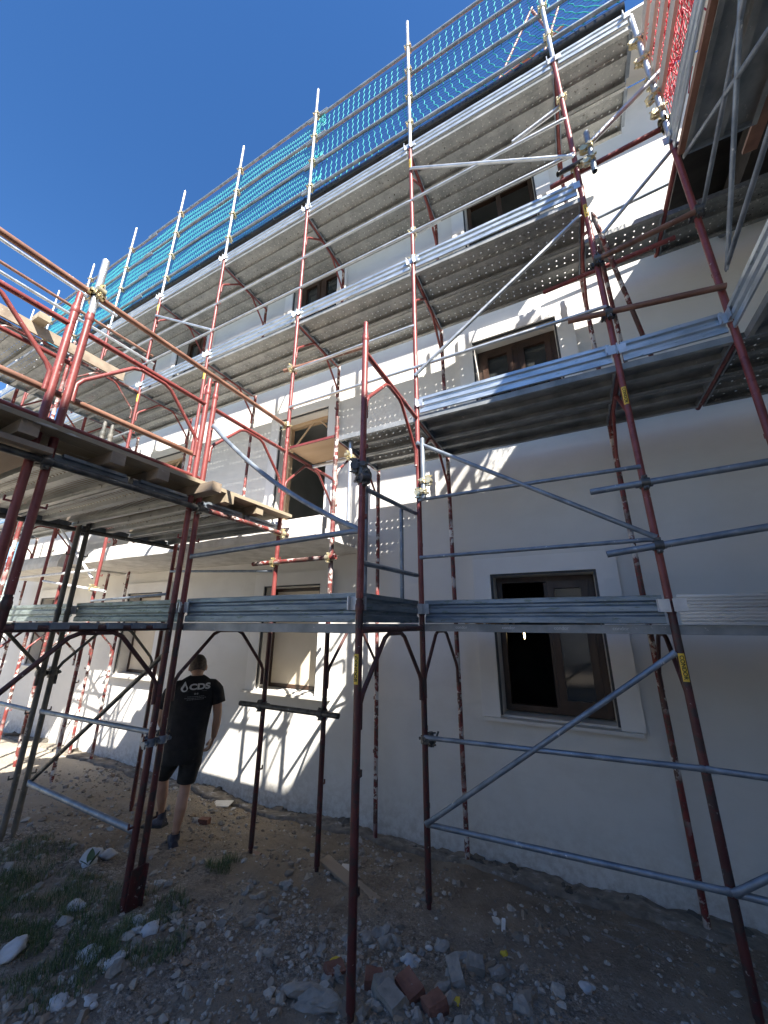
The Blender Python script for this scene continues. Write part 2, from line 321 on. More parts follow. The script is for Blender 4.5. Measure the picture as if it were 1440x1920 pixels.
for x0, x1, z0, z1, k in opens:      # rooms behind
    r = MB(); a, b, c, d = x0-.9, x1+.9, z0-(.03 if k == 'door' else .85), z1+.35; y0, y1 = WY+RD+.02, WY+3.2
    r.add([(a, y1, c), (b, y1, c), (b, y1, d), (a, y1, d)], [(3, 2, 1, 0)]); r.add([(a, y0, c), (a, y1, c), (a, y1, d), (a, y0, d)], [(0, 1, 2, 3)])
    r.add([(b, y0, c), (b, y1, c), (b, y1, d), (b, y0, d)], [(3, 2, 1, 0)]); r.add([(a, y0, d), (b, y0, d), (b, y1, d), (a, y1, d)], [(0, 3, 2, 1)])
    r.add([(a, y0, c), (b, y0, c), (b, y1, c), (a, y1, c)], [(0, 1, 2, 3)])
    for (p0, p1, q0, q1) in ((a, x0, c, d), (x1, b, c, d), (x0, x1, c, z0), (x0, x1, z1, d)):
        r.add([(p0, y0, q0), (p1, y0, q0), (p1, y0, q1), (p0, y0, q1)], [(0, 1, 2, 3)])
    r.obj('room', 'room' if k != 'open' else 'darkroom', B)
def frame_rect(mb, x0, x1, z0, z1, y, t, d):
    mb.box(((x0+x1)/2, y, z1-t/2), (x1-x0, d, t)); mb.box(((x0+x1)/2, y, z0+t/2), (x1-x0, d, t))
    mb.box((x0+t/2, y, (z0+z1)/2), (t, d, z1-z0-2*t)); mb.box((x1-t/2, y, (z0+z1)/2), (t, d, z1-z0-2*t))
for x0, x1, z0, z1, k in opens:
    yw = WY+RD-.05
    sm = MB(); t = .022                                   # dark seal round the opening
    for c, dd in (((x0-t/2, WY-.004, (z0+z1)/2), (t, .03, z1-z0)), ((x1+t/2, WY-.004, (z0+z1)/2), (t, .03, z1-z0)), (((x0+x1)/2, WY-.004, z1+t/2), (x1-x0+2*t, .03, t))): sm.box((c[0], WY-.028, c[2]), (dd[0], .02, dd[2]))
    sm.obj('edge_seal', 'trim', B)
    s = MB(); a, b = x0-.215, x1+.215; zt = z1+.21; zb = z0-.02 if k != 'door' else z0-.02; y = WY-.029; dd = .058   # raised plaster surround
    s.box(((a+x0-t)/2, y, (zb+zt)/2), (x0-t-a, dd, zt-zb)); s.box(((b+x1+t)/2, y, (zb+zt)/2), (b-x1-t, dd, zt-zb)); s.box(((x0+x1)/2, y, (zt+z1+t)/2), (x1-x0+2*t, dd, zt-z1-t))
    s.obj('surround', 'wallsur', B)
    if k != 'door':
        l_ = MB(); l_.box(((x0+x1)/2, WY+.04, z0-.035), (x1-x0+(.5 if k[:5] == 'board' else .38), .30, .03)); l_.obj('sill', 'stone' if k[:5] == 'board' else 'wall', B)
    f = MB()
    if k in ('sash', 'open', 'dark'):
        frame_rect(f, x0+.005, x1-.005, z0+.02, z1-.005, yw, .06, .07); f.box(((x0+x1)/2+(.02 if k == 'open' else 0), yw, (z0+z1)/2), (.07 if k != 'open' else .03, .068, z1-z0-.15))
        wo = f.obj('window', 'wood', B); xm = (x0+x1)/2
        for (p, q) in ((x0+.065, xm-.035), (xm+.035, x1-.065)):
            if k == 'open' and p < xm-.1: continue
            if k == 'dark': continue
            sa = MB(); frame_rect(sa, p+.002, q-.002, z0+.082, z1-.067, yw-.012, .075, .075); sh = sa.obj('sash', 'wood', wo)
            pn = MB(); pn.box(((p+q)/2, yw, (z0+z1)/2), (q-p-.13, .006, z1-z0-.28)); pn.obj('pane', 'glass', sh if False else wo)
    elif k in ('board', 'boardside'):
        frame_rect(f, x0+.005, x1-.005, z0+.01, z1-.005, yw, .05, .06); wo = f.obj('window', 'wood', B)
        bd = MB(); bd.box(((x0+x1)/2, yw-.01, (z0+z1)/2), (x1-x0-.1, .02, z1-z0-.1)); bd.obj('closing_board', 'board', wo)
    else:
        f = MB(); t = .07; f.box((x0+t/2, yw, (z0+z1)/2), (t, .09, z1-z0)); f.box((x1-t/2, yw, (z0+z1)/2), (.03, .09, z1-z0)); f.box(((x0+x1)/2, yw, z1-t/2), (x1-x0-.15, .088, t))
        wo = f.obj('door_frame', 'ply', B)
        br = MB(); br.tube([(x0+.06, yw-.06, z1-.62), (x0+.58, yw-.06, z1-.06)], .022, 4); br.tube([(x1-.04, yw-.06, z1-.35), (x1-.3, yw-.06, z1-.06)], .014, 4); br.obj('corner_brace', 'ply', wo)
# balconies
for (a, b) in ((-6.75, -1.30), (-10.6, -7.05)):
    s = MB(); y0 = .10; prof = [(y0, 2.80), (y0, 2.90), (y0+.03, 3.0), (y0+.06, 3.045), (WY-.002, 3.06), (WY-.002, 2.79)]
    s.extrude(prof, a, b, 60, True); v2 = []
    for (x, y, z) in s.v:
        e = .012*mnoise.noise((x*6, y*6, z*6)) if y < WY-.05 else 0; v2.append((x+(e if abs(x-b) < .01 else 0), y+e, z+e*.7))
    s.v = v2; s.obj('balcony', 'conc', B)
lamp = MB(); lamp.tube([(.62, WY+.55, 2.05), (.62, WY+.55, 1.78)], .004, 5)
lampc = lamp.obj('pendant_cord', 'ink', B)
bm_, n_, l_, p_ = new_mat('lit_bulb_glass'); p_.inputs['Emission Color'].default_value = (1, .72, .35, 1); p_.inputs['Emission Strength'].default_value = 4.
MB().tube([(.62, WY+.55, 1.78), (.62, WY+.55, 1.75), (.62, WY+.55, 1.69), (.62, WY+.55, 1.66)], .012, 8, True, [.005, .011, .010, .003]).obj('bulb', bm_, lampc)
# eaves, rafters, gutter, roof
e = MB(); e.box(((XL+XR)/2-.3, .90, ZT+.03), (XR-XL+.6, .78, .04)); e.obj('soffit', 'wall', B)
for i in range(15):
    x = 2.35-1.04*i
    rr = MB(); rr.box((x, .98, ZT-.13), (.11, .62, .24)); rr.obj('rafter', 'rafter', B)
rf = MB(); rf.add([(XL-.5, .46, ZT+.06), (2.72, .46, ZT+.06), (2.72, 6, ZT+2.0), (XL-.5, 6, ZT+2.0), (XL-.5, .46, ZT+.16), (2.72, .46, ZT+.16), (2.72, 6, ZT+2.1), (XL-.5, 6, ZT+2.1)],
    [(0, 3, 2, 1), (4, 5, 6, 7), (0, 1, 5, 4), (0, 4, 7, 3), (1, 2, 6, 5)]); rf.add([(XL-.5, 6, ZT+2.1), (2.72, 6, ZT+2.1), (2.72, 11, ZT), (XL-.5, 11, ZT)], [(0, 1, 2, 3)]); rf.obj('roof', 'tile', B)
fb = MB(); fb.box(((XL+2.66)/2-.28, .455, 9.13), (2.66-XL+.5, .02, .12)); fb.obj('fascia', 'rafter', B)
gt = MB(); gt.tube([(XL-.55, .37, 8.95), (2.66, .37, 8.95)], .085, 16); go = gt.obj('gutter', 'black', B)
hk = MB()
for i in range(22):
    x = 2.2-.72*i; hk.tube([(x-.02, .37, 8.95), (x+.02, .37, 8.95)], .092, 14)
hk.obj('gutter_bracket', 'black', go)['kind'] = 'stuff'

# side building on the right, lower, with brown masonry and dark eaves
S = thing('side_building', 'lower side building at the right edge with dark timber clad upper part', 'building')
s = MB(); s.box((7.6, -.96, 2.5), (7.2, 4.46, 7.3)); s.obj('wall', 'wall', S)
s = MB(); s.box((7.22, -.96, 6.30), (7.9, 4.48, .30)); s.obj('eaves', 'claddark', S)
s = MB(); s.box((7.25, -.96, 6.82), (7.8, 4.44, .72)); s.obj('upper_cladding', 'claddark', S)
s = MB(); s.extrude([(-3.2, 0), (1.27, 0), (1.27, .05), (-3.2, .05)], 0, 8.6, 1, True); ro = s.obj('roof', 'claddark', S, (2.78, 0, 6.46), (0, -.245, 0))
dp = MB(); dp.tube([(3.22, 1.22, 6.0), (3.22, 1.22, 7.6)], .045, 12); dp.obj('downpipe', 'galvd', S)
N_ = thing('neighbouring_house', 'tall gabled neighbouring house just right of the camera, outside the frame', 'house')
s = MB(); pr = [(-3.75, -1), (-3.75, 7.6), (-5.7, 9.7), (-9.5, 9.7), (-9.5, -1)]
s.extrude(pr, 3.2, 11, 1, True); s.obj('wall', 'conc', N_)

K_ = thing('rear_light_blocker', 'plain unseen block added behind the camera to cut the ambient light', 'house')
s = MB(); s.box((-3, -17, 2.2), (24, 6, 6.4)); s.obj('wall', 'wall', K_)  # unseen block, added to hold back sky light in the yard

# ------------------------------------------------------------------ scaffold parts
TZ = {1: 1.80, 2: 3.88, 3: 5.86, 4: 7.92}
JZ = {k: v+.18 for k, v in TZ.items()}; JZ[0] = 0.
COLS = [2.55, 1.8, 0., -1.0, -1.75, -3.6, -5.4, -6.5, -7.2, -9.0, -10.8]
ORD = ['rightmost', 'second', 'third', 'fourth', 'fifth', 'sixth', 'seventh', 'eighth', 'ninth', 'tenth', 'eleventh', 'twelfth']
def colname(x):
    i = min(range(len(COLS)), key=lambda k: abs(COLS[k]-x)); return 'rightmost column' if i == 0 else ORD[i]+' column from the right'
LIFT = {1: 'ground lift', 2: 'second lift', 3: 'third lift', 4: 'top lift'}
LEV = {1: 'lowest platform', 2: 'second platform', 3: 'third platform', 4: 'top platform'}
def leg_mb(z0, z1, r=.0242, spigot=True, hooks=True, base=False):
    def fn():
        m = MB(); m.tube([(0, 0, z0), (0, 0, z1)], r, 14)
        m.tube([(0, 0, z1-.075), (0, 0, z1-.065), (0, 0, z1-.03), (0, 0, z1-.02)], r, 14, True, [r, r+.004, r+.004, r])
        if spigot:
            m.tube([(0, 0, z1), (0, 0, z1+.10), (0, 0, z1+.115)], r, 12, True, [.0195, .0195, .015])
            m.tube([(-.021, 0, z1+.06), (.021, 0, z1+.06)], .008, 8)
        if hooks:
            for zz in (z1-1.52, z1-.98):
                if zz > z0: m.box((0, .035, zz), (.012, .05, .012)); m.box((0, .058, zz+.012), (.012, .008, .035))
        if base: m.tube([(0, 0, z0), (0, 0, z0-.06)], .018, 8); m.box((0, 0, z0-.06), (.15, .15, .008))
        return m
    return fn
def arch_mb(w, h):      # in (y,z): h = joint height
    def fn():
        m = MB(); P = []
        pts = [(.034, h-.74), (.034, h-.60), (.065, h-.545), (w*.34, h-.24), (w*.40, h-.212), (w*.60, h-.212), (w*.66, h-.24), (w-.065, h-.545), (w-.034, h-.60), (w-.034, h-.74)]
        m.tube([(0, y, z) for y, z in pts], .0155, 10); return m
    return fn
def frame(x, y0, lift, label, w=1.05, legs=(1, 1), mats=('red', 'red'), zb=None, spigot=True, amat=None, arch=True, plate=None, group='red frames of the scaffolding', shorten=None):
    zj, z0 = JZ[lift], JZ[lift-1]
    if lift == 1: mats = tuple('redshade' if k == 'red' else k for k in mats); amat = amat or ('archshade' if mats[0] == 'redshade' else None)  # ground lift swaps to the paints that carry its shade
    t = thing('scaffold_portal', label, 'scaffold frame', (x, y0, 0), 0, group)
    for s in (0, 1):
        if not legs[s]: continue
        zz = z0+.012
        if lift == 1: zz = gh(x, y0+w*s)+.04 if zb is None else zb
        elif zb is not None: zz = zb
        if shorten and s == 1: zz = shorten
        k = ('leg', round(zz, 3), zj, spigot)
        o = ob('leg', cached(k, leg_mb(zz, zj, spigot=spigot, base=lift == 1), 'leg', mats[s]), t, (0, w*s, 0), (0, 0, 0 if s == 0 else math.pi))
    ob('transom', cached(('tr', w, zj), lambda: MB().tube([(0, .0, zj-.18), (0, w, zj-.18)], .0212, 12), 'transom', amat or mats[0]), t)
    if arch: ob('arch_brace', cached(('ar', w, zj), arch_mb(w, zj), 'arch_brace', amat or mats[0]), t)
    return t
def text_mesh(txt, size, name, mat, extrude=.0004, bold=0.):
    cu = bpy.data.curves.new(name, 'FONT'); cu.body = txt; cu.offset = bold; cu.size = size; cu.extrude = extrude; cu.align_x = 'CENTER'; cu.align_y = 'CENTER'
    o = bpy.data.objects.new(name, cu); COL.objects.link(o); dg = bpy.context.evaluated_depsgraph_get(); dg.update()
    me = bpy.data.meshes.new_from_object(o.evaluated_get(dg)); bpy.data.objects.remove(o); me.name = name
    me.materials.clear(); me.materials.append(MT[mat]); return me
def maker_plate(t, z, yl=0., ang=-1.1, h=.17, text=True, half=.72):
    m = MB(); n = 9; r = .0256; V = []
    for i in range(n):
        a = ang-half+2*half*i/(n-1)
        for zz in (z-h/2, z+h/2): V.append((r*math.cos(a), yl+r*math.sin(a), zz))
    m.add(V, [(2*i, 2*i+2, 2*i+3, 2*i+1) for i in range(n-1)], True); pl = m.obj('maker_plate', 'yellow', t)
    if text:
        me = text_mesh('CONDOR', .042, 'lettering', 'ink', .0004, .0012); rr = r+.0009
        bb = bmesh.new(); bb.from_mesh(me); bmesh.ops.triangulate(bb, faces=bb.faces)
        for _ in range(2): bmesh.ops.subdivide_edges(bb, edges=[e for e in bb.edges if e.calc_length() > .003], cuts=1); bmesh.ops.triangulate(bb, faces=bb.faces)
        bb.to_mesh(me); bb.free()
        xsx = max(abs(v.co.x) for v in me.vertices); k = h*.44/xsx
        for v in me.vertices:
            x, y = v.co.x*k, v.co.y*k*1.0; a = ang-(-y)/rr*1.0
            v.co = Vector((rr*math.cos(a), yl+rr*math.sin(a), z-x))
        ob('lettering', me, pl)
PROF = [(-.205, -.056), (-.243, -.060), (-.245, -.058), (-.245, -.002), (-.243, 0), (-.040, 0), (-.034, -.004), (-.028, -.046), (.028, -.046), (.034, -.004), (.040, 0), (.243, 0), (.245, -.002), (.245, -.058), (.243, -.060), (.205, -.056)]
def plank(x0, x1, yc, ztop, label, mat='deck', group='steel deck planks of the scaffolding', rz=0., loc=None, dz=0):
    L = x1-x0; t = thing('deck_plank', label, 'deck plank', loc or ((x0+x1)/2, yc, ztop), rz, group)
    ob('panel', cached(('pl', round(L, 2)), lambda: MB().extrude(PROF, -L/2+.02, L/2-.02, 6, False, .0015), 'panel', mat), t)
    def hook():
        m = MB(); m.box((0, 0, -.033), (.012, .47, .05)); m.box((.016, 0, -.012), (.045, .40, .022)); return m
    for sx in (-1, 1): ob('end_hook', cached('phk', hook, 'end_hook', 'galvd'), t, (sx*(L/2-.028), 0, 0), (0, 0, 0 if sx > 0 else math.pi))
    return t
TPROF = [(.012, .0), (.0, .004), (0, .045), (.016, .058), (.016, .070), (0, .083), (0, .118), (.016, .131), (.016, .143), (0, .156), (0, .186), (.012, .190)]
def toe(x0, x1, y, zb, label, mat='toe', rz=0., loc=None, h=.19, tilt=0., clips=True, kink=0):
    L = x1-x0; t = thing('toe_board', label, 'toe board', loc or ((x0+x1)/2, y, zb), rz, 'steel toe boards along the platform edges'); t.rotation_euler = (0, tilt, rz)
    def fn():
        m = MB().extrude([(a, b*h/.19) for a, b in TPROF], -L/2+.02, L/2-.02, 8, False, .001)
        if kink: m.v = [(a, b+kink*max(0, 1-abs(a-.1)/.5)*(c/h), c) for a, b, c in m.v]
        return m
    ob('board', cached(('toe', round(L, 2), h, kink), fn, 'board', mat), t)
    if clips:
        for s in (-1, 1): ob('end_clip', cached(('clip', h), lambda: MB().box((0, -.004, h*.62), (.075, .008, .085)).box((-.03, -.022, h*.62), (.008, .04, .085)), 'end_clip', 'galv'), t, (s*(L/2-.02), -.005, 0), (0, 0, 0 if s > 0 else math.pi*0))
    return t
def rail(a, b, label, mat='galv', r=.0165, name='guard_rail', cat='guard rail', bend=0., group='thin galvanised rails and braces'):
    a, b = Vector(a), Vector(b); d = (b-a).normalized(); L = (b-a).length; sag = Vector((0, 0, -bend))
    n = 2 if not bend else 10
    mids = [a.lerp(b, i/n)+sag*math.sin(math.pi*i/n) for i in range(n+1)]
    pts = [a, a+d*.05]+[p+(Vector((0, 0, 0))) for p in mids[1:-1]]+[b-d*.05, b]
    fl = [(.35, 1.25), (1, 1)]+[(1, 1)]*len(mids[1:-1])+[(1, 1), (.35, 1.25)]
    m = MB().tube([p-a for p in pts], r, 10, True, None, fl); o = m.obj(name, mat, None, a); tag(o, label, cat, group); return o
def coupler_mb():
    m = MB(); m.tube([(0, 0, -.027), (0, 0, .027)], .0335, 12); m.tube([(-.027, .055, 0), (.027, .055, 0)], .0335, 12)
    m.box((0, .028, 0), (.045, .05, .045)); 
    for s in (-1, 1):
        m.box((s*.040, .0, 0), (.026, .03, .034)); m.tube([(s*.044, -.035, 0), (s*.044, .035, 0)], .0065, 6); m.tube([(s*.044, -.036, 0), (s*.044, -.024, 0)], .0115, 6)
        m.box((0, .055, s*.040), (.034, .03, .026)); m.tube([(0, .022, s*.044), (0, .092, s*.044)], .0065, 6); m.tube([(0, .02, s*.044), (0, .034, s*.044)], .0115, 6)
    return m
def coupler(parent, loc, rz=0., mat='couple', tilt=(0, 0)):
    return ob('coupler', cached('cp', coupler_mb, 'coupler', mat), parent, loc, (tilt[0], tilt[1], rz))
def stube(a, b, label, mat='galv', couplers=(), r=.0242, cmat='couple', cz=0., open_end=True):
    a, b = Vector(a), Vector(b); t = thing('scaffold_tube', label, 'scaffold tube', a, 0, 'loose scaffold tubes with couplers')
    m = MB(); d = b-a; e = d.normalized()
    if open_end:
        m.tube([(0, 0, 0), d*.5, d], r, 14, False); m.tube([(0, 0, 0), d], r*.84, 14, False)
        for p in (Vector((0, 0, 0)), d):
            u = e.orthogonal().normalized(); w_ = e.cross(u); V = []
            for i in range(14):
                c_ = u*math.cos(i*math.pi/7)+w_*math.sin(i*math.pi/7); V += [p+c_*r, p+c_*r*.84]
            m.add(V, [(2*i, (2*i+2) % 28, (2*i+3) % 28, 2*i+1) for i in range(14)])
    else: m.tube([(0, 0, 0), d], r, 14)
    ob('tube', m.mesh('tube', mat), t)
    for cp in couplers: coupler(t, Vector(cp[:3])-a, cp[3] if len(cp) > 3 else cz, cmat)
    return t
WB = {}
def bayname(xa, xb):
    ia = min(range(len(COLS)), key=lambda k: abs(COLS[k]-xa)); ib = min(range(len(COLS)), key=lambda k: abs(COLS[k]-xb)); a, b = sorted((ia, ib))
    return 'between %s and %s columns from the right' % ('first' if a == 0 else ORD[a], ORD[b])

# ---- facade row (uprights at y=0, inner legs at y=1.05)
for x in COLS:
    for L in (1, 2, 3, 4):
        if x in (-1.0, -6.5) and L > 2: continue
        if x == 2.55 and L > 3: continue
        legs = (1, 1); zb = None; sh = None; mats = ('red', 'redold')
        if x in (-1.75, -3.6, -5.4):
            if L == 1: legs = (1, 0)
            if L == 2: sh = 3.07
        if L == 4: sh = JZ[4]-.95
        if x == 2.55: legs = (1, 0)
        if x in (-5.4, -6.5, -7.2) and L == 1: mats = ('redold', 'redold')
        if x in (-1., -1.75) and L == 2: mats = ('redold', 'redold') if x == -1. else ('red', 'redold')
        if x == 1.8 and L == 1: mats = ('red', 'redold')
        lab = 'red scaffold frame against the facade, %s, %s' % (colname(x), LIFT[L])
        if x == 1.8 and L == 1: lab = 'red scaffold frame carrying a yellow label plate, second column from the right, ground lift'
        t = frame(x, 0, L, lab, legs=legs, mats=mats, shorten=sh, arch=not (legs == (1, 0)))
        if x == 1.8 and L == 1: maker_plate(t, 1.575, 0, -1.65)
        if x == 1.8 and L == 2: maker_plate(t, 3.60, 0, -1.75, .16)
        if x == 0 and L == 4: maker_plate(t, 7.74, 0, -1.5, .15)
        if x == 1.8 and L == 3: maker_plate(t, 5.66, 0, -1.6, .16)
        if x == -5.4 and L in (3, 4): maker_plate(t, JZ[L]-.3, 0, -1.2, .15, False)
        if x == -3.6 and L == 3: maker_plate(t, JZ[L]-.42, 0, -1.2, .15, False)
main = [2.55, 1.8, 0., -1.75, -3.6, -5.4, -7.2, -9.0, -10.8, -12.6]
pos = ('outer', 'inner')
for L in (2, 3, 4):
    for i in range(len(main)-1):
        xb, xa = main[i], main[i+1]
        if L == 2 and (xa == -1.75 or xa == -3.6 or xa == -5.4): continue
        for k, yc in enumerate((.25, .745)):
            if L == 3 and i == 0 and k == 0: continue
            mat = 'deckn' if (L == 2 and i < 2) else 'deck'
            plank(xa, xb, yc, TZ[L]+.035, '%s steel deck plank of the %s, %s' % (pos[k], LEV[L], bayname(xa, xb)), mat)
        if not (L == 3 and i == 0):
            tm = 'toe'
            toe(xa+.02, xb-.02, -.018, TZ[L]+.045, 'ribbed toe board on the %s, %s' % (LEV[L], bayname(xa, xb)), tm, tilt=-.022 if (L, i) == (2, 0) else 0.)
for k, yc in enumerate((.25, .745)):
    plank(0, 1.8, yc, TZ[1]+.035, '%s steel deck plank of the lowest platform, between second and third columns' % pos[k], 'deckn')
    plank(1.8, 4.0, yc, TZ[1]+.035, '%s steel deck plank of the lowest platform, at the right picture edge' % pos[k], 'deckn')
    plank(2.55, 4.0, yc, TZ[2]+.035, '%s steel deck plank of the second platform, at the right picture edge' % pos[k], 'deckd')
    plank(-1.0, 0, yc, TZ[2]+.035, '%s short steel deck plank beside the balcony door, second platform' % pos[k], 'deck')
plank(2.55, 4.4, .80, TZ[3]+.035, 'inner steel deck plank of the third platform, at the right picture edge', 'deckd')
t = toe(.02, 1.78, -.018, TZ[1]+.045, 'long ribbed toe board in front of the ground floor window, lowest platform', 'toeb')
sb = thing('toe_board', 'shiny many ribbed toe board at the right picture edge, lowest platform', 'toe board', (2.9, -.03, TZ[1]+.045), 0, 'steel toe boards along the platform edges')
pr = []
for i in range(9): pr += [(0, .021*i), (0, .021*i+.012), (.010, .021*i+.015), (.010, .021*i+.019)]
MB().extrude(pr, -1.06, 1.06, 4).obj('board', 'shiny', sb); MB().box((-1.05, -.004, .12), (.075, .008, .085)).obj('end_clip', 'galv', sb)
# embossed maker's word on the deck flange
em = text_mesh('condor', .034, 'embossed_lettering', 'galv', .001)
for i in range(4):
    o = ob('embossed_lettering', em, t, (-.55+.38*i, .019, -.035), (R(90), 0, 0))
lp = thing('leaning_rubbish', 'crumpled rag and straw lying on the lowest steel platform by the window', 'rubbish', (.62, .06, TZ[1]+.04))
rg = MB()
for i in range(14):
    a = random.uniform(0, 6.3); p0 = Vector((random.uniform(-.16, .16), random.uniform(-.02, .08), .0)); rg.tube([p0, p0+Vector((math.cos(a)*.05, math.sin(a)*.03, random.uniform(.01, .03))), p0+Vector((math.cos(a)*.11, math.sin(a)*.05, 0.0))], .006, 5)
rg.obj('straw', 'ply', lp)
# ply board by balcony door + red edged
pb = MB().box((-1.37, .26, TZ[2]+.045), (.70, .50, .025)); tag(pb.obj('plywood_board', 'ply'), 'raw plywood board bridging the gap beside the balcony door', 'plywood board')
tag(MB().box((-1.36, .002, TZ[2]+.045), (.68, .014, .03)).obj('edge_batten', 'red'), 'thin red batten along the plywood board by the balcony door', 'batten')
stube((-1.74, .52, TZ[2]-.0), (-.98, .52, TZ[2]-.0), 'short tube under the plywood board beside the balcony door', 'galv', (), .0242)
stube((-2.05, -.055, 2.49), (-.90, -.055, 2.49), 'short plaster spattered tube clamped across two red uprights under the balcony', 'redold', ((-1.0, 0, 2.49, math.pi), (-1.75, 0, 2.49, math.pi)))
stube((-2.02, -.055, 1.04), (-.80, -.055, 1.04), 'short dark tube clamped across two dark uprights below the ground floor window', 'coupled', ((-1.0, 0, 1.04, math.pi), (-1.75, 0, 1.04, math.pi)), cmat='coupled')
stube((-.86, .09, 2.9), (-.86, .09, 3.86), 'short upright tube standing beside the balcony door', 'galv', ((-.86, .09, 3.66, math.pi),))
stube((.06, -.03, 2.98), (.06, -.03, 3.62), 'short open ended grey tube clamped to the third upright', 'galvd', ((.06, -.03, 3.05, math.pi/2), (.06, -.03, 3.16, -math.pi/2)))
# ---- guard rails
for L in (1, 2, 3):
    for i in range(1, len(main)-1):
        xb, xa = main[i], main[i+1]; z = JZ[L]
        if L == 1 and xa < 0: continue
        if L == 2 and xa < -1.75 and xa > -7: continue
        for q, dz in enumerate((.44, 1.0)):
            if L == 2 and i == 1 and q == 1: continue
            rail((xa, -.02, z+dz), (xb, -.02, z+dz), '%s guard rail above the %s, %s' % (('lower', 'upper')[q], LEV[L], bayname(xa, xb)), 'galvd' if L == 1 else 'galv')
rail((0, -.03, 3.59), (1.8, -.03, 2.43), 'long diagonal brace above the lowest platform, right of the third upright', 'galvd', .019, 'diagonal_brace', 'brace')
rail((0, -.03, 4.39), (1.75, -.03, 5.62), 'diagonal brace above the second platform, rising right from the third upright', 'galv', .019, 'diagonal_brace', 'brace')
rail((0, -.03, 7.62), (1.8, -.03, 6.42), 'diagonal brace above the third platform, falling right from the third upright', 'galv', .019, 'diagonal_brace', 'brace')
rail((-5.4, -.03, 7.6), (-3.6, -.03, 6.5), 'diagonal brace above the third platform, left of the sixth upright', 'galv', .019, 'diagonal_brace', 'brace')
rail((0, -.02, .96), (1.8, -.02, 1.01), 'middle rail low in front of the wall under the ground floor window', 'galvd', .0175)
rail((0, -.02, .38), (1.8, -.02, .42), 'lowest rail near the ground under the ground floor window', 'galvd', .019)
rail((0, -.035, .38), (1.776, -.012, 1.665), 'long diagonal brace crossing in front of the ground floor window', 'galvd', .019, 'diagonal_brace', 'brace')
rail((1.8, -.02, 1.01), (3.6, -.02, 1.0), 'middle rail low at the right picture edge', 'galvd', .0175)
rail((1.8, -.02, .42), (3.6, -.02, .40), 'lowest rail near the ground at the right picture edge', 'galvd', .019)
rail((1.8, -.035, .42), (3.6, -.035, 1.64), 'diagonal brace starting at the foot of the second upright, right edge', 'galvd', .019, 'diagonal_brace', 'brace')
stube((1.44, -.055, 2.82), (3.2, -.055, 2.90), 'thick grey tube at the right edge, upper of two, clamped to the second upright', 'galvd', ((1.8, 0, 2.84, math.pi),), cmat='coupled')
stube((1.48, -.055, 2.33), (3.2, -.055, 2.53), 'thick grey tube at the right edge, lower of two, clamped to the second upright', 'galvd', ((1.8, 0, 2.37, math.pi),), cmat='coupled')
stube((1.49, -.055, 4.44), (2.56, -.055, 4.31), 'thick brown tube above the second platform between the two rightmost uprights', 'brown', ((1.8, 0, 4.40, math.pi),), cmat='coupled')
coup = thing('loose_coupler', 'dark coupler clamped round the third upright at chest height', 'coupler', (0, 0, .94)); ob('clamp_body', cached('cp', coupler_mb, 'coupler', 'coupled'), coup, (0, 0, 0), (0, 0, -.9)); ob('clamp_bolt', MB().tube([(.06, .02, -.05), (.10, .05, .06)], .008, 6).mesh('clamp_bolt', 'coupled'), coup)
# P0 upper clutter
stube((1.93, -.06, 6.05), (1.93, -.06, 6.62), 'short open ended upright tube clamped beside the second upright, third platform', 'galvd', ((1.93, -.06, 6.22, math.pi/2), (1.93, -.06, 6.40, math.pi/2)))
stube((1.55, .06, 6.27), (2.55, .06, 6.36), 'red tube running right from the second upright, above the third platform', 'red', ((1.8, 0, 6.30, 0), (2.55, 0, 6.36, 0)))
stube((1.86, -.05, 6.40), (2.62, -.05, 6.95), 'grey diagonal tube between second upright and silver corner post', 'galv', ())
stube((1.62, -.08, 6.21), (1.93, .02, 6.38), 'stub of dark tube poking left at the second upright, third platform', 'coupled', ())
stube((1.25, .07, 7.25), (1.82, .07, 7.42), 'short galvanised tube with yellow end just under the top platform', 'galv', ((1.8, 0, 7.41, 0),))
stube((1.35, .62, 5.50), (2.6, .62, 5.60), 'red tube with bright end under the third platform, right side', 'red', ())
rail((1.84, -.03, 5.6), (2.3, .95, 4.2), 'spattered red diagonal strut leaning behind the second upright', 'redold', .021, 'diagonal_strut', 'strut')
rail((1.84, .0, 5.2), (2.05, .98, 4.05), 'dark spattered strut leaning behind the second upright, the shorter one', 'redold', .019, 'diagonal_strut', 'strut')
rail((1.9, .02, 5.35), (2.60, .02, 6.05), 'thin steel blue brace in front of the sunlit wall, right side', 'galv', .017, 'diagonal_brace', 'brace')
rail((1.8, .9, 6.55), (3.4, .9, 6.72), 'thin rail across the sunlit wall above the third platform, right side', 'galvd', .019)
stube((1.8, -.055, 5.0), (2.56, -.055, 5.12), 'dark tube under the third platform joining the two rightmost uprights', 'brown', ((2.55, 0, 5.12, math.pi), (1.8, 0, 5.0, math.pi)), cmat='coupled')
stube((.06, .045, 6.53), (.35, .045, 6.56), 'short galvanised tube end above the third platform at the third upright', 'galv', ((0, 0, 6.53, 0), (0, 0, 6.08, 0)))
stube((-1.85, -.075, 5.05), (-.76, .30, 5.33), 'brown spattered tube under the third platform right of the fifth upright', 'brown', ((-1.75, 0, 5.08, math.pi),))

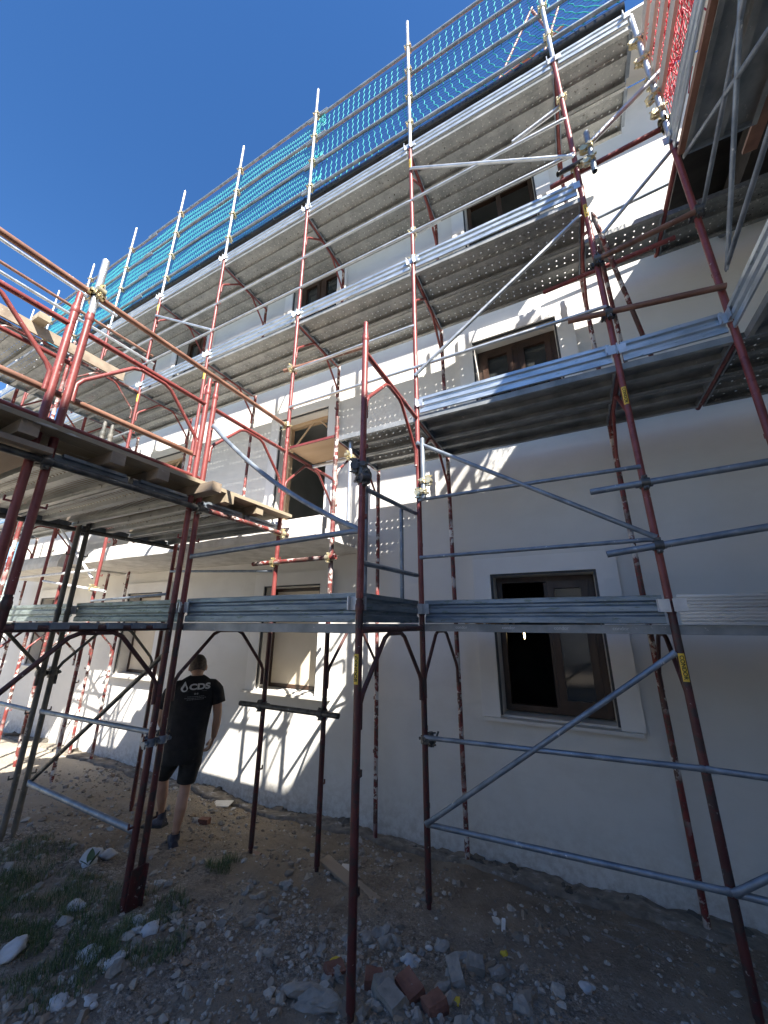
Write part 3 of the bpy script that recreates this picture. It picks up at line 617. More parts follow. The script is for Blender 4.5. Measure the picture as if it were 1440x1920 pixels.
# ---- silver posts, top rails, nets
POSTX = [1.8, 0., -1.75, -3.6, -5.4, -7.2, -9.0, -10.8, -12.3]
RZ = (8.60, 9.20, 9.82, 10.42)
for i, x in enumerate(POSTX):
    zt = 11.08 if i < 6 else 10.9
    t = thing('silver_post', 'silver guard post rising above the top platform, %s of nine counted from the right' % (['first', 'second', 'third', 'fourth', 'fifth', 'sixth', 'seventh', 'eighth', 'ninth'][i]), 'guard post', (x, 0, JZ[4]), 0, 'silver posts along the roof edge')
    ob('tube', cached(('post', zt), lambda: MB().tube([(0, 0, .0), (0, 0, zt-JZ[4])], .0235, 14), 'tube', 'galv'), t)
    for z in RZ: coupler(t, (0, 0, z-JZ[4]), 0, 'couple')
for k, z in enumerate(RZ):
    nm = ('lowest', 'second', 'third', 'highest')[k]
    for (a, b, pl) in ((-1.95, 2.75, 'right'), (-6.6, -1.55, 'middle'), (-12.2, -6.3, 'left')):
        dz = {'right': 0, 'middle': .055, 'left': 0}[pl]
        o = MB().tube([(0, 0, 0), (b-a, 0, 0)], .0242, 10).obj('net_rail', 'galvd', None, (a, .055, z+dz)); tag(o, '%s grey tube of the roof edge guard, %s run' % (nm, pl), 'guard tube', 'tubes carrying the blue net')
def net(x0, x1, step, label, dense):
    t = thing('safety_net', label, 'safety net', (0, 0, 0), 0, 'blue safety nets at the roof edge'); a = MB(); b = MB(); z0, z1 = 8.56, 10.40; y = .085
    x = x0
    def sx(x, z):
        s_ = max(0, 9.25-z); return x+(.9*s_*s_*max(0, (x+1.2)/3) if not dense else .12*s_*s_)
    while x < x1:
        pts = []; k = 0; n = 26
        for k in range(n+1):
            z = z1+(z0-z1)*k/n; d = (.012 if not dense else .024)*(1 if k % 2 else -1); pts.append((sx(x, z)+d, y+.012*math.sin(x*3+z*2), z))
        a.tube(pts,     .0052 if not dense else .0037, 3, False); x += step
    z = z0
    while z < z1:
        pts = [(x0+(x1-x0)*k/40, y+.012*math.sin((x0+(x1-x0)*k/40)*3+z*2)+.004, z) for k in range(41)]
        b.tube(pts, .0028, 3, False); z += .062
    a.obj('teal_cords', 'teal', t); b.obj('navy_cords', 'navy', t); return t
net(-1.72, 2.72, .10, 'blue and teal safety net above the top platform, right sheet with sagging cords', False)
nt = net(-11.2, -1.78, .056, 'denser teal safety net above the top platform, left sheet', True)
kn = MB()
for zc in (10.35, 10.1, 9.3, 8.75):
    for i in range(10):
        p0 = Vector((-1.66+random.uniform(-.05, .05), .06, zc+random.uniform(-.12, .12))); kn.tube([p0, p0+Vector((random.uniform(-.06, .06), random.uniform(-.03, .03), random.uniform(-.06, .06))), p0+Vector((random.uniform(-.06, .06), 0, -.08))], .005, 4)
kn.obj('bunched_cord', 'teal', nt)
tr = thing('roof_trestle', 'rusty timber trestle standing on the roof behind the blue net', 'trestle', (1.5, .95, 9.6))
for a, b in (((-.7, 0, -.1), (.35, .1, 2.2)), ((.1, 0, -.1), (.75, .1, 1.9)), ((.2, .05, .9), (.7, .05, 1.15)), ((-.3, 0, .7), (.25, 0, .8)), ((.35, .1, 2.1), (.52, .0, 1.0))): MB().tube([a, b], .022, 5).obj('strut', 'brown', tr)

# ---- outer rows on the left (double uprights)
def oframe(x, y0, L, label, mats=('red', 'red'), legs=(1, 1), w=1.05, amat=None):
    return frame(x, y0, L, label, w, legs, mats, amat=amat)
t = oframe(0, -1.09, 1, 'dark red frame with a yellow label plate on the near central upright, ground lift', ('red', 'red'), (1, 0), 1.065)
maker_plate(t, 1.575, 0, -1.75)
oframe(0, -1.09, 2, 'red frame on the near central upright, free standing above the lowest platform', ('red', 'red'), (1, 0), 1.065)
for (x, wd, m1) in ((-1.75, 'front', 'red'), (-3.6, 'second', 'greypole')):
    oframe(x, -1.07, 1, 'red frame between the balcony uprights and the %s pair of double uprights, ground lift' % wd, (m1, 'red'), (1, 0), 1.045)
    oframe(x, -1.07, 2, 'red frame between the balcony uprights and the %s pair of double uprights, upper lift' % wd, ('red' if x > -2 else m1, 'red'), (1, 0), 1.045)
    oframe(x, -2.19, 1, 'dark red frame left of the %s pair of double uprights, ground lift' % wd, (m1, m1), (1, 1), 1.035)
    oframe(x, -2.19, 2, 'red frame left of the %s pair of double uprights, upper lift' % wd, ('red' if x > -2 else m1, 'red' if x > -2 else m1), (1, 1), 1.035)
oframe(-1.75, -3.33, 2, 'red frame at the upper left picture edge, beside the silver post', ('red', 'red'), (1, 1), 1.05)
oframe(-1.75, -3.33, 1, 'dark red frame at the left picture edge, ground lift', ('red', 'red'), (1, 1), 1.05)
for L in (1, 2, 3):
    oframe(-5.4, -1.07, L, 'red frame of the left tower next to the facade row, %s' % LIFT[L], ('redold', 'redold'), (1, 0), 1.045)
    if L == 3: oframe(-5.4, -2.19, L, 'red frame of the left tower, outer row, %s' % LIFT[L], ('redold', 'redold'), (1, 1), 1.035)
    if L == 3: oframe(-7.2, -1.07, L, 'red frame at the far side of the left tower, %s' % LIFT[L], ('red', 'red'), (1, 0), 1.045)
# clips where deck hooks sit on the transom left of the double uprights
for i in range(6):
    MB()
# outer lowest platform: near central upright to front pair, and on to the left
for k, yc in enumerate((-.80, -.31)):
    plank(-1.75, 0, yc, TZ[1]+.035, '%s steel plank of the lowest outer platform in the middle' % ('front', 'rear')[k], 'deckn')
    plank(-3.6, -1.75, yc, TZ[1]+.035, '%s steel plank of the lowest outer platform left of the front double uprights' % ('front', 'rear')[k], 'deckn')
    plank(-5.4, -3.6, yc, TZ[1]+.035, '%s steel plank of the lowest outer platform at the far left' % ('front', 'rear')[k], 'deckn')
for k, yc in enumerate((-1.93, -1.42)):
    plank(-3.6, -1.75, yc, TZ[1]+.035, '%s steel plank hooked on the dark transom at the left edge' % ('near', 'far')[k], 'deckn')
toe(-1.73, -.03, -1.06, TZ[1]+.045, 'long blue grey toe board in the middle, lowest outer platform', 'toeb')
toe(-3.58, -1.78, -1.02, TZ[1]+.045, 'greenish stained toe board behind the front double uprights', 'toeg')
toe(-5.4, -3.62, -1.02, TZ[1]+.045, 'toe board at the far left with sunlit corner', 'toeg')
toe(-.52, .52, 0, 0, 'short toe board turning the corner between central and third uprights', 'toeb', math.pi/2, (-.015, -.535, TZ[1]+.045))
# end guard
eg = thing('end_guard', 'grey tubular end guard between the near central upright and the third upright', 'end guard', (0, 0, 0))
MB().tube([(-.03, -1.05, 2.77), (-.03, -.02, 2.85)], .0185, 10).obj('top_bar', 'galvd', eg)
MB().tube([(-.03, -1.05, 2.23), (-.03, -.02, 2.26)], .0185, 10).obj('bottom_bar', 'galvd', eg)
for y in (-.93, -.29): MB().tube([(-.06, y, 1.84), (-.06, y, 2.82)], .0185, 10).obj('upright', 'galvd', eg)
rail((-1.70, -1.09, 3.67), (-.02, -1.09, 2.44), 'curved grey brace sloping down to the near central upright', 'galvd', .0195, 'diagonal_brace', 'brace', .10)
rail((-1.72, -1.09, 2.39), (-.02, -1.09, 2.44), 'horizontal grey rail running left from the near central upright', 'galvd', .0195)
rail((-3.55, -1.12, 1.01), (-1.78, -1.12, 1.03), 'grey rail between the two pairs of double uprights, near the person', 'galvd', .019)
rail((-3.45, -1.10, .44), (-1.80, -1.10, 1.62), 'dark diagonal brace between the two pairs of double uprights', 'coupled', .019, 'diagonal_brace', 'brace')
rail((-3.45, -1.12, .43), (-1.82, -1.12, .40), 'lowest grey tube lying between the two pairs of double uprights', 'galvd', .024)
rail((-5.3, -1.12, 1.01), (-3.65, -1.12, 1.0), 'grey rail left of the rear pair of double uprights', 'galvd', .019)
ct = thing('upright_clamp', 'galvanised double clamp holding the front pair of uprights together beside the person', 'clamp', (-1.75, -1.11, .98))
for y in (-.045, .045): ob('clamp_jaw', cached('cp', coupler_mb, 'coupler', 'galvd'), ct, (.0, y, 0), (0, 0, math.pi/2))
ct = thing('upright_clamp', 'dark double clamp holding the rear pair of uprights together', 'clamp', (-3.6, -1.11, 1.35))
for y in (-.045, .045): ob('clamp_jaw', cached('cp', coupler_mb, 'coupler', 'coupled'), ct, (.0, y, 0), (0, 0, math.pi/2))
ct = thing('upright_clamp', 'cluster of dark clamps on the near central upright above the end guard', 'clamp', (0, -1.09, 2.86))
for a, z in ((0, 0), (2.1, .05), (4.0, -.06)): ob('clamp_jaw', cached('cp', coupler_mb, 'coupler', 'coupled'), ct, (0, 0, z), (0, 0, a))
tag(MB().box((0, 0, -.06), (.012, .10, .24)).box((.012, .05, -.06), (.02, .010, .24)).obj('foot_strip', 'redshade', None, (-1.715, -1.11, gh(-1.75, -1.11)+.19), (.0, .03, 0)), 'plaster caked metal strip at the foot of the front double uprights', 'metal strip')
# deck hooks visible on the left transom
for i in range(6):
    o = MB().box((0, 0, 0), (.05, .10, .035)).obj('hook_plate', 'galvd', None, (-1.735, -2.08+.165*i, TZ[1]+.012)); tag(o, 'small grey hook plate on the dark transom at left, in a row of six', 'hook plate', 'hook plates on the left transom')
# ---- timber platform at z 2.95
ZT2 = 2.90
def edge_tube(x, y0, y1, z, lab, mat, cps=(), cm='coupled'): return stube((x, y0, z), (x, y1, z), lab, mat, cps, cmat=cm, cz=math.pi/2)
edge_tube(-1.70, -3.2, -1.0, ZT2-.07, 'dark tube carrying the raised timber platform at its front edge', 'coupled', ((-1.75, -2.215, ZT2-.07, -math.pi/2), (-1.75, -1.09, ZT2-.07, -math.pi/2)))
edge_tube(-1.70, -1.0, .12, ZT2-.07, 'plaster spattered tube carrying the platform edge beside the balcony', 'redold', ((-1.75, 0, ZT2-.07, -math.pi/2),), 'couple')
edge_tube(-3.65, -2.4, .12, ZT2-.07, 'dark tube carrying the raised platform at its rear edge', 'coupled', ((-3.6, -1.09, ZT2-.07, math.pi/2),))
ys_ = [(-2.98, 'timberx'), (-2.66, 'timberx'), (-2.36, 'timberx')]
for i, (y, mt) in enumerate(ys_): tag(MB().box((-2.72, y, ZT2-.02), (2.2, .28, .035)).obj('timber_board', mt), 'weathered board under the raised platform, %s from the left edge' % ('first', 'second', 'third')[i], 'board', 'boards of the raised platform')
plank(-3.75, -1.72, -1.93, ZT2+.02, 'slotted steel plank of the raised platform, left of two by the beams', 'decks')
plank(-3.75, -1.72, -1.42, ZT2+.02, 'slotted steel plank of the raised platform, right of two by the beams', 'decks')
plank(-3.75, -1.72, -.80, ZT2+.02, 'steel plank of the raised platform just right of the double uprights', 'decks')
plank(-3.75, -1.72, -.29, ZT2+.02, 'steel plank of the raised platform nearest the balcony', 'deckn')
bl = [(-2.36, 'timberx', -1.62, 'left of the front double uprights at the picture edge'), (-1.86, 'timberx', -1.60, 'between the double uprights, left of two'), (-1.52, 'timberx', -1.60, 'between the double uprights, right of two'), (-1.14, 'timberx', -1.44, 'sticking out furthest beside the double uprights'), (-.86, 'timber', -1.60, 'pale, just right of the double uprights'), (-.45, 'timber', -1.62, 'pale with red end, beside the balcony')]
for y, mt, xe, lb in bl:
    t = tag(MB().box(((xe-3.85)/2, y, ZT2+.075), (xe+3.85, .095, .085)).obj('timber_beam', mt), 'timber beam end under the platform edge, '+lb, 'timber beam', 'beams under the raised platform')
tag(MB().box((-1.68, -2.16, ZT2+.135), (.16, 2.06, .034)).obj('edge_plank', 'timber'), 'yellowish plank lying along the raised platform edge, left of the double uprights', 'plank')
tag(MB().box((-1.68, -.50, ZT2+.135), (.16, 1.06, .034)).obj('edge_plank', 'timber'), 'mossy plank along the platform edge between double uprights and balcony', 'plank')
tag(MB().box((-2.75, -1.6, ZT2+.136), (1.95, 3.2, .03)).obj('platform_sheet', 'timber'), 'sheet of shuttering boards covering the raised platform', 'shuttering board')
tag(MB().tube([(-1.76, -3.2, 3.13), (-1.76, -1.1, 3.13)], .017, 10).obj('edge_rail', 'red'), 'thin red rail lying just above the yellowish platform edge plank', 'rail')
edge_tube(-1.78, -3.5, .05, 4.25, 'long brown tube sloping overhead from upper left to the fifth upright', 'brown', ((-1.75, -.02, 4.25, math.pi/2),), 'couple')
edge_tube(-1.83, -3.4, -1.16, 3.37, 'brown tube above the raised platform, between left edge and double uprights', 'brown', ())
sp_ = thing('silver_post', 'short silver post with zinc coupler on top of the left double uprights', 'guard post', (-1.75, -2.19, JZ[2]))
MB().tube([(0, 0, 0), (0, 0, .52)], .0235, 14).obj('tube', 'galv', sp_); coupler(sp_, (0, 0, .185), math.pi/2, 'couple'); coupler(sp_, (0, 0, .185), -math.pi/2, 'couple')
rail((-1.80, -3.3, 3.62), (-1.80, -2.2, 3.62), 'red rail between the frames at the left picture edge', 'red', .0165)
# ---- left tower platform at z 5.9
for k, yc in enumerate((-2.19, -1.68, -1.16, -.66, -.2)):
    plank(-7.2, -5.42, yc, TZ[3]+.02, 'steel deck plank of the left tower top, number %s from outside' % ('one', 'two', 'three', 'four', 'five')[k], 'deck')
for k, yc in enumerate((-1.68, -1.16, -.66, -.16)):
    for a, b, nm in ((-7.2, -5.42, 'near bay'), (-9.0, -7.22, 'far bay')): plank(a, b, yc, TZ[2]+.03, 'steel deck plank halfway up the left tower, %s, number %s from outside' % (nm, ('one', 'two', 'three', 'four')[k]), 'deckn')
tag(MB().box((-5.36, -1.42, 5.97), (.035, 2.2, .17)).obj('timber_toe_board', 'timberx'), 'pale timber toe board along the left tower platform', 'toe board')
tag(MB().box((-5.28, -1.55, 6.10), (.26, .14, .10)).obj('timber_block', 'timber'), 'short timber block on the left tower toe board', 'timber block')
stube((-5.34, -2.6, 6.5), (-5.34, .1, 6.53), 'galvanised tube over the left tower platform, lower of two', 'galv', ())
stube((-5.34, -2.6, 6.99), (-5.34, -.65, 7.0), 'galvanised tube over the left tower platform, upper of two', 'galv', ())
stube((-5.44, -2.7, 6.72), (-5.44, .1, 6.75), 'brown tube over the left tower platform', 'brown', ())
tag(MB().tube([(0, 0, 0), (0, 0, 1.9)], .0242, 10).obj('tower_upright', 'red', None, (-7.2, -2.2, 5.9)), 'red upright standing up at the outer corner of the left tower', 'upright')
tag(MB().tube([(0, 0, 0), (0, 0, 6.1)], .0242, 10).obj('tower_upright', 'red', None, (-7.2, -2.2, -.1)), 'tall red upright carrying the outer corner of the left tower', 'upright')
tag(MB().tube([(0, 0, 0), (0, 0, 4.1)], .0242, 10).obj('tower_upright', 'red', None, (-5.4, -2.19, -.1)), 'red upright carrying the inner corner of the left tower', 'upright')
# white-spattered short tubes far left, under balcony
for i, (a, b, lb) in enumerate((((-6.98, -.055, 2.52), (-5.0, -.055, 2.28), 'white spattered tube in the sun left of the rear double uprights'), ((-8.8, -.055, 2.62), (-5.4, -.055, 2.62), 'white spattered rail in the sun at the far left'), ((-7.3, -.02, 3.7), (-5.5, -.02, 2.5), 'white spattered diagonal brace at the far left'))):
    stube(a, b, lb, 'whitetube', ((-5.4, 0, 2.35, math.pi),) if i == 0 else (), .02)
rail((-5.4, -.02, 2.15), (-3.6, -.02, 2.2), 'spattered rail under the balcony between sixth and seventh uprights', 'galvd', .017)
rail((-3.6, -.02, 2.5), (-1.78, -.02, 2.40), 'thin dark rail under the balcony between fifth and sixth uprights', 'galvd', .015)
# ---- wing scaffold on the right (runs towards the camera along x=2.55)
for j, y in enumerate((-1.8,)):
    for L in (1, 2, 3):
        t = thing('scaffold_portal', 'red frame of the side building scaffold towards the camera, %s' % LIFT[L], 'scaffold frame', (2.56, y, 0), 0, 'frames of the side building scaffold')
        z0 = JZ[L-1]+.012 if L > 1 else gh(2.56, y)
        ob('leg', leg_mb(z0, JZ[L])().mesh('leg', 'red'), t); ob('leg', leg_mb(z0, JZ[L])().mesh('leg', 'red'), t, (.58, 0, 0)); ob('transom', MB().tube([(0, 0, JZ[L]-.18), (.58, 0, JZ[L]-.18)], .021, 10).mesh('transom', 'red'), t)
for L, nm in ((2, 'second'), (3, 'third')):
    plank(0, 1.8, 0, 0, 'steel deck plank of the side building scaffold, %s platform' % nm, 'deckn', rz=math.pi/2, loc=(2.84, -.88, TZ[L]+.03))
    toe(0, 1.8, 0, 0, 'bent steel toe board of the side building scaffold, %s platform' % nm, 'toe', -math.pi/2, (2.53, -.93, TZ[L]+.05), .26 if L == 3 else .21, 0, True, .03 if L == 3 else 0)
    plank(0, 1.9, 0, 0, 'further steel deck plank of the side building scaffold, %s platform' % nm, 'deckn', rz=math.pi/2, loc=(2.84, -2.72, TZ[L]+.03))
tag(MB().box((2.575, -.93, TZ[3]-.0), (.05, 1.82, .05)).obj('edge_ledger', 'brown'), 'spattered red ledger under the bent toe board, upper right', 'ledger')
tag(MB().box((3.12, -.95, TZ[3]+.02), (.1, 2.4, .03)).obj('infill_board', 'brown'), 'narrow brown infill board between the side scaffold deck and wall', 'board')
for i, (a, b, lb) in enumerate((((2.6, .02, 5.17), (2.6, -1.75, 5.62), 'grey rail of the side scaffold rising towards the camera, top right'), ((2.6, -.04, 4.46), (2.6, -1.75, 6.15), 'grey brace of the side scaffold, steep one at top right'), ((2.6, .02, 5.85), (2.6, -1.75, 4.6), 'grey brace of the side scaffold falling towards the camera, right edge'), ((2.6, -.02, 4.48), (2.6, -1.75, 4.76), 'grey lower rail of the side scaffold, right edge'))):
    rail(a, b, lb, 'galvd', .0165)
t = stube((2.55, 0, 5.95), (2.55, 0, 8.06), 'silver corner post with many zinc couplers above the rightmost upright', 'galv', [(2.55, 0, z, a) for z, a in ((6.36, 0), (6.50, 1.6), (6.74, 1.2), (6.98, 0), (7.30, 1.6), (7.62, 1.6))])
for i in range(4):
    tag(MB().box((2.60, -.45, 6.80+.29*i), (.028, 1.2, .13)).obj('guard_board', 'pinkboard'), 'pale board of the side roof guard, %s from below' % ('first', 'second', 'third', 'fourth')[i], 'guard board', 'boards of the side roof guard')
rn = MB()
for i in range(85):
    y = .12-1.1*random.random(); z = 6.3+1.4*random.random(); pts = [(2.64+random.uniform(-.02, .02), y, z)]
    for k in range(5): pts.append((2.64+random.uniform(-.03, .03), pts[-1][1]+random.uniform(-.07, .07), pts[-1][2]+random.uniform(-.09, .06)))
    rn.tube(pts, .005, 4, False)
for i in range(22): rn.tube([(2.65, .12-1.1*i/22, 6.3), (2.65, .10-1.1*i/22, 7.7)], .004, 3, False)
for i in range(20): rn.tube([(2.655, .12, 6.3+1.4*i/20), (2.655, -1.0, 6.3+1.4*i/20)], .004, 3, False)
tag(rn.obj('red_net', 'rednet'), 'crumpled red safety net hanging behind pale boards at upper right', 'safety net')

# ------------------------------------------------------------------ the person
PB = Vector((-2.45, -.31, 0)); PB.z = gh(PB.x, PB.y)-.01; PF = Vector((-.8, .6, 0)); PR = Vector((.6, .8, 0)); PZ = Vector((0, 0, 1))
PM = Matrix((PR, PF, PZ)).transposed().to_4x4()      # columns right, forward, up
person = thing('person', 'person in black T-shirt and black shorts walking away along the wall, head bent', 'person', PB)
person.matrix_world = Matrix.Translation(PB) @ PM
def loft(m, rings, n=20, cap=True):      # ring: (cx,cy,z,rx,ry)
    V = []; 
    for cx, cy, z, rx, ry in rings: V += [(cx+rx*math.cos(2*math.pi*j/n), cy+ry*math.sin(2*math.pi*j/n), z) for j in range(n)]
    k = len(rings); m.add(V, [(i*n+j, i*n+(j+1) % n, (i+1)*n+(j+1) % n, (i+1)*n+j) for i in range(k-1) for j in range(n)], True)
    if cap: m.add(V[:n], [tuple(range(n))[::-1]], True); m.add(V[-n:], [tuple(range(n))], True)
def limb(m, pts, n=14): m.tube([p[:3] for p in pts], 1, n, True, [p[3] for p in pts])
def ell(m, c, r, n=18, k=12, tilt=0.):
    rot = Matrix.Rotation(tilt, 3, 'X'); V = []
    for i in range(k+1):
        a = math.pi*i/k
        for j in range(n):
            b = 2*math.pi*j/n; V.append(Vector(c)+rot @ Vector((r[0]*math.sin(a)*math.cos(b), r[1]*math.sin(a)*math.sin(b), r[2]*math.cos(a))))
    m.add(V, [(i*n+j, (i+1)*n+j, (i+1)*n+(j+1) % n, i*n+(j+1) % n) for i in range(k) for j in range(n)], True)
m = MB()
HC = (.024, .085, 1.575); HT = -.42
ell(m, HC, (.081, .100, .112), tilt=HT)                                    # skull
ell(m, (.024, .150, 1.505), (.050, .052, .062), 14, 10, HT)                # jaw and chin
ell(m, (.024, .196, 1.535), (.013, .022, .022), 10, 8, HT)                 # nose
for s in (-1, 1):
    ell(m, (.024+s*.084, .085, 1.548), (.010, .020, .032), 10, 8, HT-.1)   # ears
    ell(m, (.024+s*.033, .165, 1.556), (.017, .012, .010), 8, 6)           # brow and eye
ell(m, (.024, .188, 1.497), (.022, .010, .008), 8, 6)                      # mouth
limb(m, [(.025, .02, 1.40, .066), (.026, .045, 1.46, .057), (.026, .07, 1.53, .055)])
loft(m, [(.01, .01, .80, .17, .115), (.01, .01, 1.0, .165, .11), (.012, .01, 1.2, .18, .115), (.015, .01, 1.36, .175, .10), (.018, .02, 1.43, .11, .075)])
limb(m, [(.12, .01, 1.385, .06), (.205, .005, 1.375, .058), (.245, 0, 1.25, .050), (.268, -.005, 1.12, .043), (.272, 0, 1.06, .041), (.270, .025, .99, .042), (.266, .07, .89, .029), (.263, .085, .865, .027)])
limb(m, [(-.09, .01, 1.385, .06), (-.175, .01, 1.375, .058), (-.225, .04, 1.25, .050), (-.25, .08, 1.10, .041), (-.24, .15, 1.04, .041), (-.22, .25, .96, .029), (-.215, .27, .945, .027)])
def hand(m, w, d, side, palm_n):          # w wrist, d finger direction, side = thumb side, palm normal
    w, d, side, pn = Vector(w), Vector(d).normalized(), Vector(side).normalized(), Vector(palm_n).normalized()
    for k in range(4):                     # palm as merged bars
        a = w+side*(.030-.02*k)*.6; b = w+d*.085+side*(.030-.020*k); m.tube([a, a.lerp(b, .5), b], 1, 8, True, [.014, .015, .0125])
    for k, L in enumerate((.070, .080, .074, .058)):
        b = w+d*.083+side*(.031-.0205*k); c1 = b+(d*.95+pn*.25)*L*.45; c2 = c1+(d*.75+pn*.65)*L*.32; c3 = c2+(d*.45+pn*.9)*L*.25
        m.tube([b, c1, c2, c3], 1, 8, True, [.0098, .0092, .0084, .0066])
    t0 = w+d*.025+side*.026; t1 = t0+d*.030+side*.020+pn*.008; t2 = t1+d*.028+side*.006+pn*.010; t3 = t2+d*.022+pn*.006
    m.tube([t0, t1, t2, t3], 1, 8, True, [.0135, .0125, .0105, .008])
hand(m, (.262, .088, .86), (-.30, .18, -1), (-.1, 1, .12), (-1, -.1, .3))
hand(m, (-.213, .275, .94), (.1, .6, -.8), (.6, .5, .4), (.8, -.3, -.2))
def leg(kx, ky, kz, ax, ay, az, hx, hy):
    mid = lambda t: (hx+(kx-hx)*t, hy+(ky-hy)*t)
    P = [(hx, hy, .80, .088), (*mid(.5), .66, .074), (kx, ky, kz+.07, .055), (kx, ky, kz, .050)]
    for t, r, o in ((.22, .053, -.012), (.42, .0545, -.022), (.62, .045, -.015), (.82, .035, -.004), (1, .033, 0)): P.append((kx+(ax-kx)*t, ky+(ay-ky)*t+o, kz+(az-kz)*t, r))
    limb(m, P)
leg(.055, .02, .48, .022, 0, .085, .085, .02)
leg(-.150, .20, .52, -.125, .36, .150, -.095, .03)
bm2 = m.mesh('body', 'skin'); body = ob('body', bm2, person)
md = body.modifiers.new('one_surface', 'REMESH'); md.mode = 'VOXEL'; md.voxel_size = .0056; md.use_smooth_shade = True
ms = body.modifiers.new('soften', 'SMOOTH'); ms.factor = .5; ms.iterations = 3
# shirt
SR = [(-.005, -.005, .835, .186, .138), (-.012, -.005, .90, .192, .140), (-.004, 0, 1.0, .192, .136), (.004, 0, 1.12, .198, .134), (.010, 0, 1.24, .206, .132), (.014, 0, 1.33, .208, .126), (.016, .006, 1.39, .196, .112), (.018, .014, 1.43, .158, .094), (.022, .03, 1.462, .105, .076), (.025, .042, 1.482, .070, .066)]
def wrinkle(me, amt, sc, hem):
    for v in me.vertices:
        p = v.co; nn = mnoise.noise((p.x*sc, p.y*sc, p.z*sc*.55))+.5*mnoise.noise((p.x*sc*2.3+4, p.y*sc*2.3, p.z*sc*1.6)); v.co += Vector((p.x, p.y, 0)).normalized()*nn*amt
sm = MB(); RR = []
for i in range(len(SR)-1):
    for k in range(4): RR.append(tuple(SR[i][q]+(SR[i+1][q]-SR[i][q])*k/4 for q in range(5)))
RR.append(SR[-1]); loft(sm, RR, 40, False)
for pts in ([(.10, .005, 1.375, .074), (.185, .004, 1.372, .072), (.228, .002, 1.325, .072), (.252, -.001, 1.245, .070), (.262, -.003, 1.205, .071)], [(-.07, .005, 1.375, .074), (-.158, .008, 1.372, .072), (-.200, .02, 1.325, .070), (-.228, .04, 1.235, .068), (-.236, .05, 1.20, .069)]):
    Q = []
    for i in range(len(pts)-1):
        for k in range(3): Q.append(tuple(pts[i][q]+(pts[i+1][q]-pts[i][q])*k/3 for q in range(4)))
    Q.append(pts[-1]); sm.tube([p[:3] for p in Q], 1, 20, False, [p[3] for p in Q])
sme = sm.mesh('t_shirt', 'cloth'); wrinkle(sme, .006, 9, 0); shirt = ob('t_shirt', sme, person)
def ring_at(z):
    for i in range(len(SR)-1):
        if SR[i][2] <= z <= SR[i+1][2]:
            t = (z-SR[i][2])/(SR[i+1][2]-SR[i][2]); return [SR[i][q]+(SR[i+1][q]-SR[i][q])*t for q in range(5)]
    return SR[-1]
def on_back(me, r0, z0, k):
    for v in me.vertices:
        x, z = r0+v.co.x*k, z0+v.co.y*k; c = ring_at(z); q = max(-.98, min(.98, (x-c[0])/c[3])); v.co = Vector((x, c[1]-c[4]*math.sqrt(1-q*q)-.0105, z))
    return me
def cut(me):     # subdivide so that the print follows the cloth
    b = bmesh.new(); b.from_mesh(me); bmesh.ops.triangulate(b, faces=b.faces); bmesh.ops.subdivide_edges(b, edges=[e for e in b.edges if e.calc_length() > .004], cuts=2); b.to_mesh(me); b.free(); return me
lm = text_mesh('CDS', .10, 'lettering', 'print', 0., .0045); wmax = max(v.co.x for v in lm.vertices)
for v in lm.vertices: v.co.x *= .099/wmax; v.co.y *= .70; v.co.x += .030
lt = ob('lettering', on_back(lm, .032, 1.387, 1), shirt)
b_ = MB(); n = 28
def drop(s, ox=0, oy=0):
    P = []
    for i in range(n):
        a = 2*math.pi*i/n; rr = s*(1 if math.sin(a) < 0 else 1+.75*max(0, math.sin(a))**5); P.append((ox+s*math.cos(a)*(1-.35*max(0, math.sin(a))), oy+rr*math.sin(a), 0))
    return P
o1 = drop(.033); o2 = drop(.0165, .004, -.005)
b_.add(o1+o2, [(i, (i+1) % n, n+(i+1) % n, n+i) for i in range(n)])
ob('emblem', on_back(b_.mesh('emblem', 'print'), -.079, 1.380, 1), shirt)
b_ = MB()
for ox in (-.011, .011):
    b_.add([(ox+.009*math.cos(a*math.pi/8), .009*math.sin(a*math.pi/8), 0) for a in range(16)], [tuple(range(16))])
ob('small_round_marks', on_back(b_.mesh('small_round_marks', 'printd'), .036, 1.327, 1), shirt)
b_ = MB(); rnd2 = random.Random(4)
b_.add([(-.10, .046, 0), (.10, .046, 0), (.10, .0475, 0), (-.10, .0475, 0)], [(0, 1, 2, 3)])
for k, (wd, yy) in enumerate(((.075, 0), (.10, -.014), (.078, -.027))):
    x = -wd
    while x < wd:
        l_ = rnd2.uniform(.006, .02); b_.add([(x, yy-.0022, 0), (x+l_, yy-.0022, 0), (x+l_, yy+.0022, 0), (x, yy+.0022, 0)], [(0, 1, 2, 3)]); x += l_+.004
ob('small_print', on_back(b_.mesh('small_print', 'printd'), .034, 1.302, 1), shirt)
# shorts
sh = MB(); loft(sh, [(0, 0, .93, .170, .118), (-.004, 0, .86, .184, .132), (-.008, 0, .79, .190, .138), (-.008, .004, .725, .188, .136), (-.01, .01, .70, .180, .13)], 32, False)
for P in ([(.078, .01, .78, .100), (.075, .01, .70, .104), (.066, .012, .60, .092), (.056, .016, .515, .084)], [(-.098, .02, .78, .100), (-.108, .04, .72, .101), (-.135, .10, .64, .090), (-.154, .15, .575, .083)]):
    Q = []
    for i in range(len(P)-1):
        for k in range(4): Q.append(tuple(P[i][q]+(P[i+1][q]-P[i][q])*k/4 for q in range(4)))
    Q.append(P[-1]); sh.tube([p[:3] for p in Q], 1, 22, False, [p[3] for p in Q])
shm = sh.mesh('shorts', 'shorts'); wrinkle(shm, .009, 8, 0); ob('shorts', shm, person)
hm = MB(); n = 24; k = 9; rot = Matrix.Rotation(HT, 3, 'X'); V = []
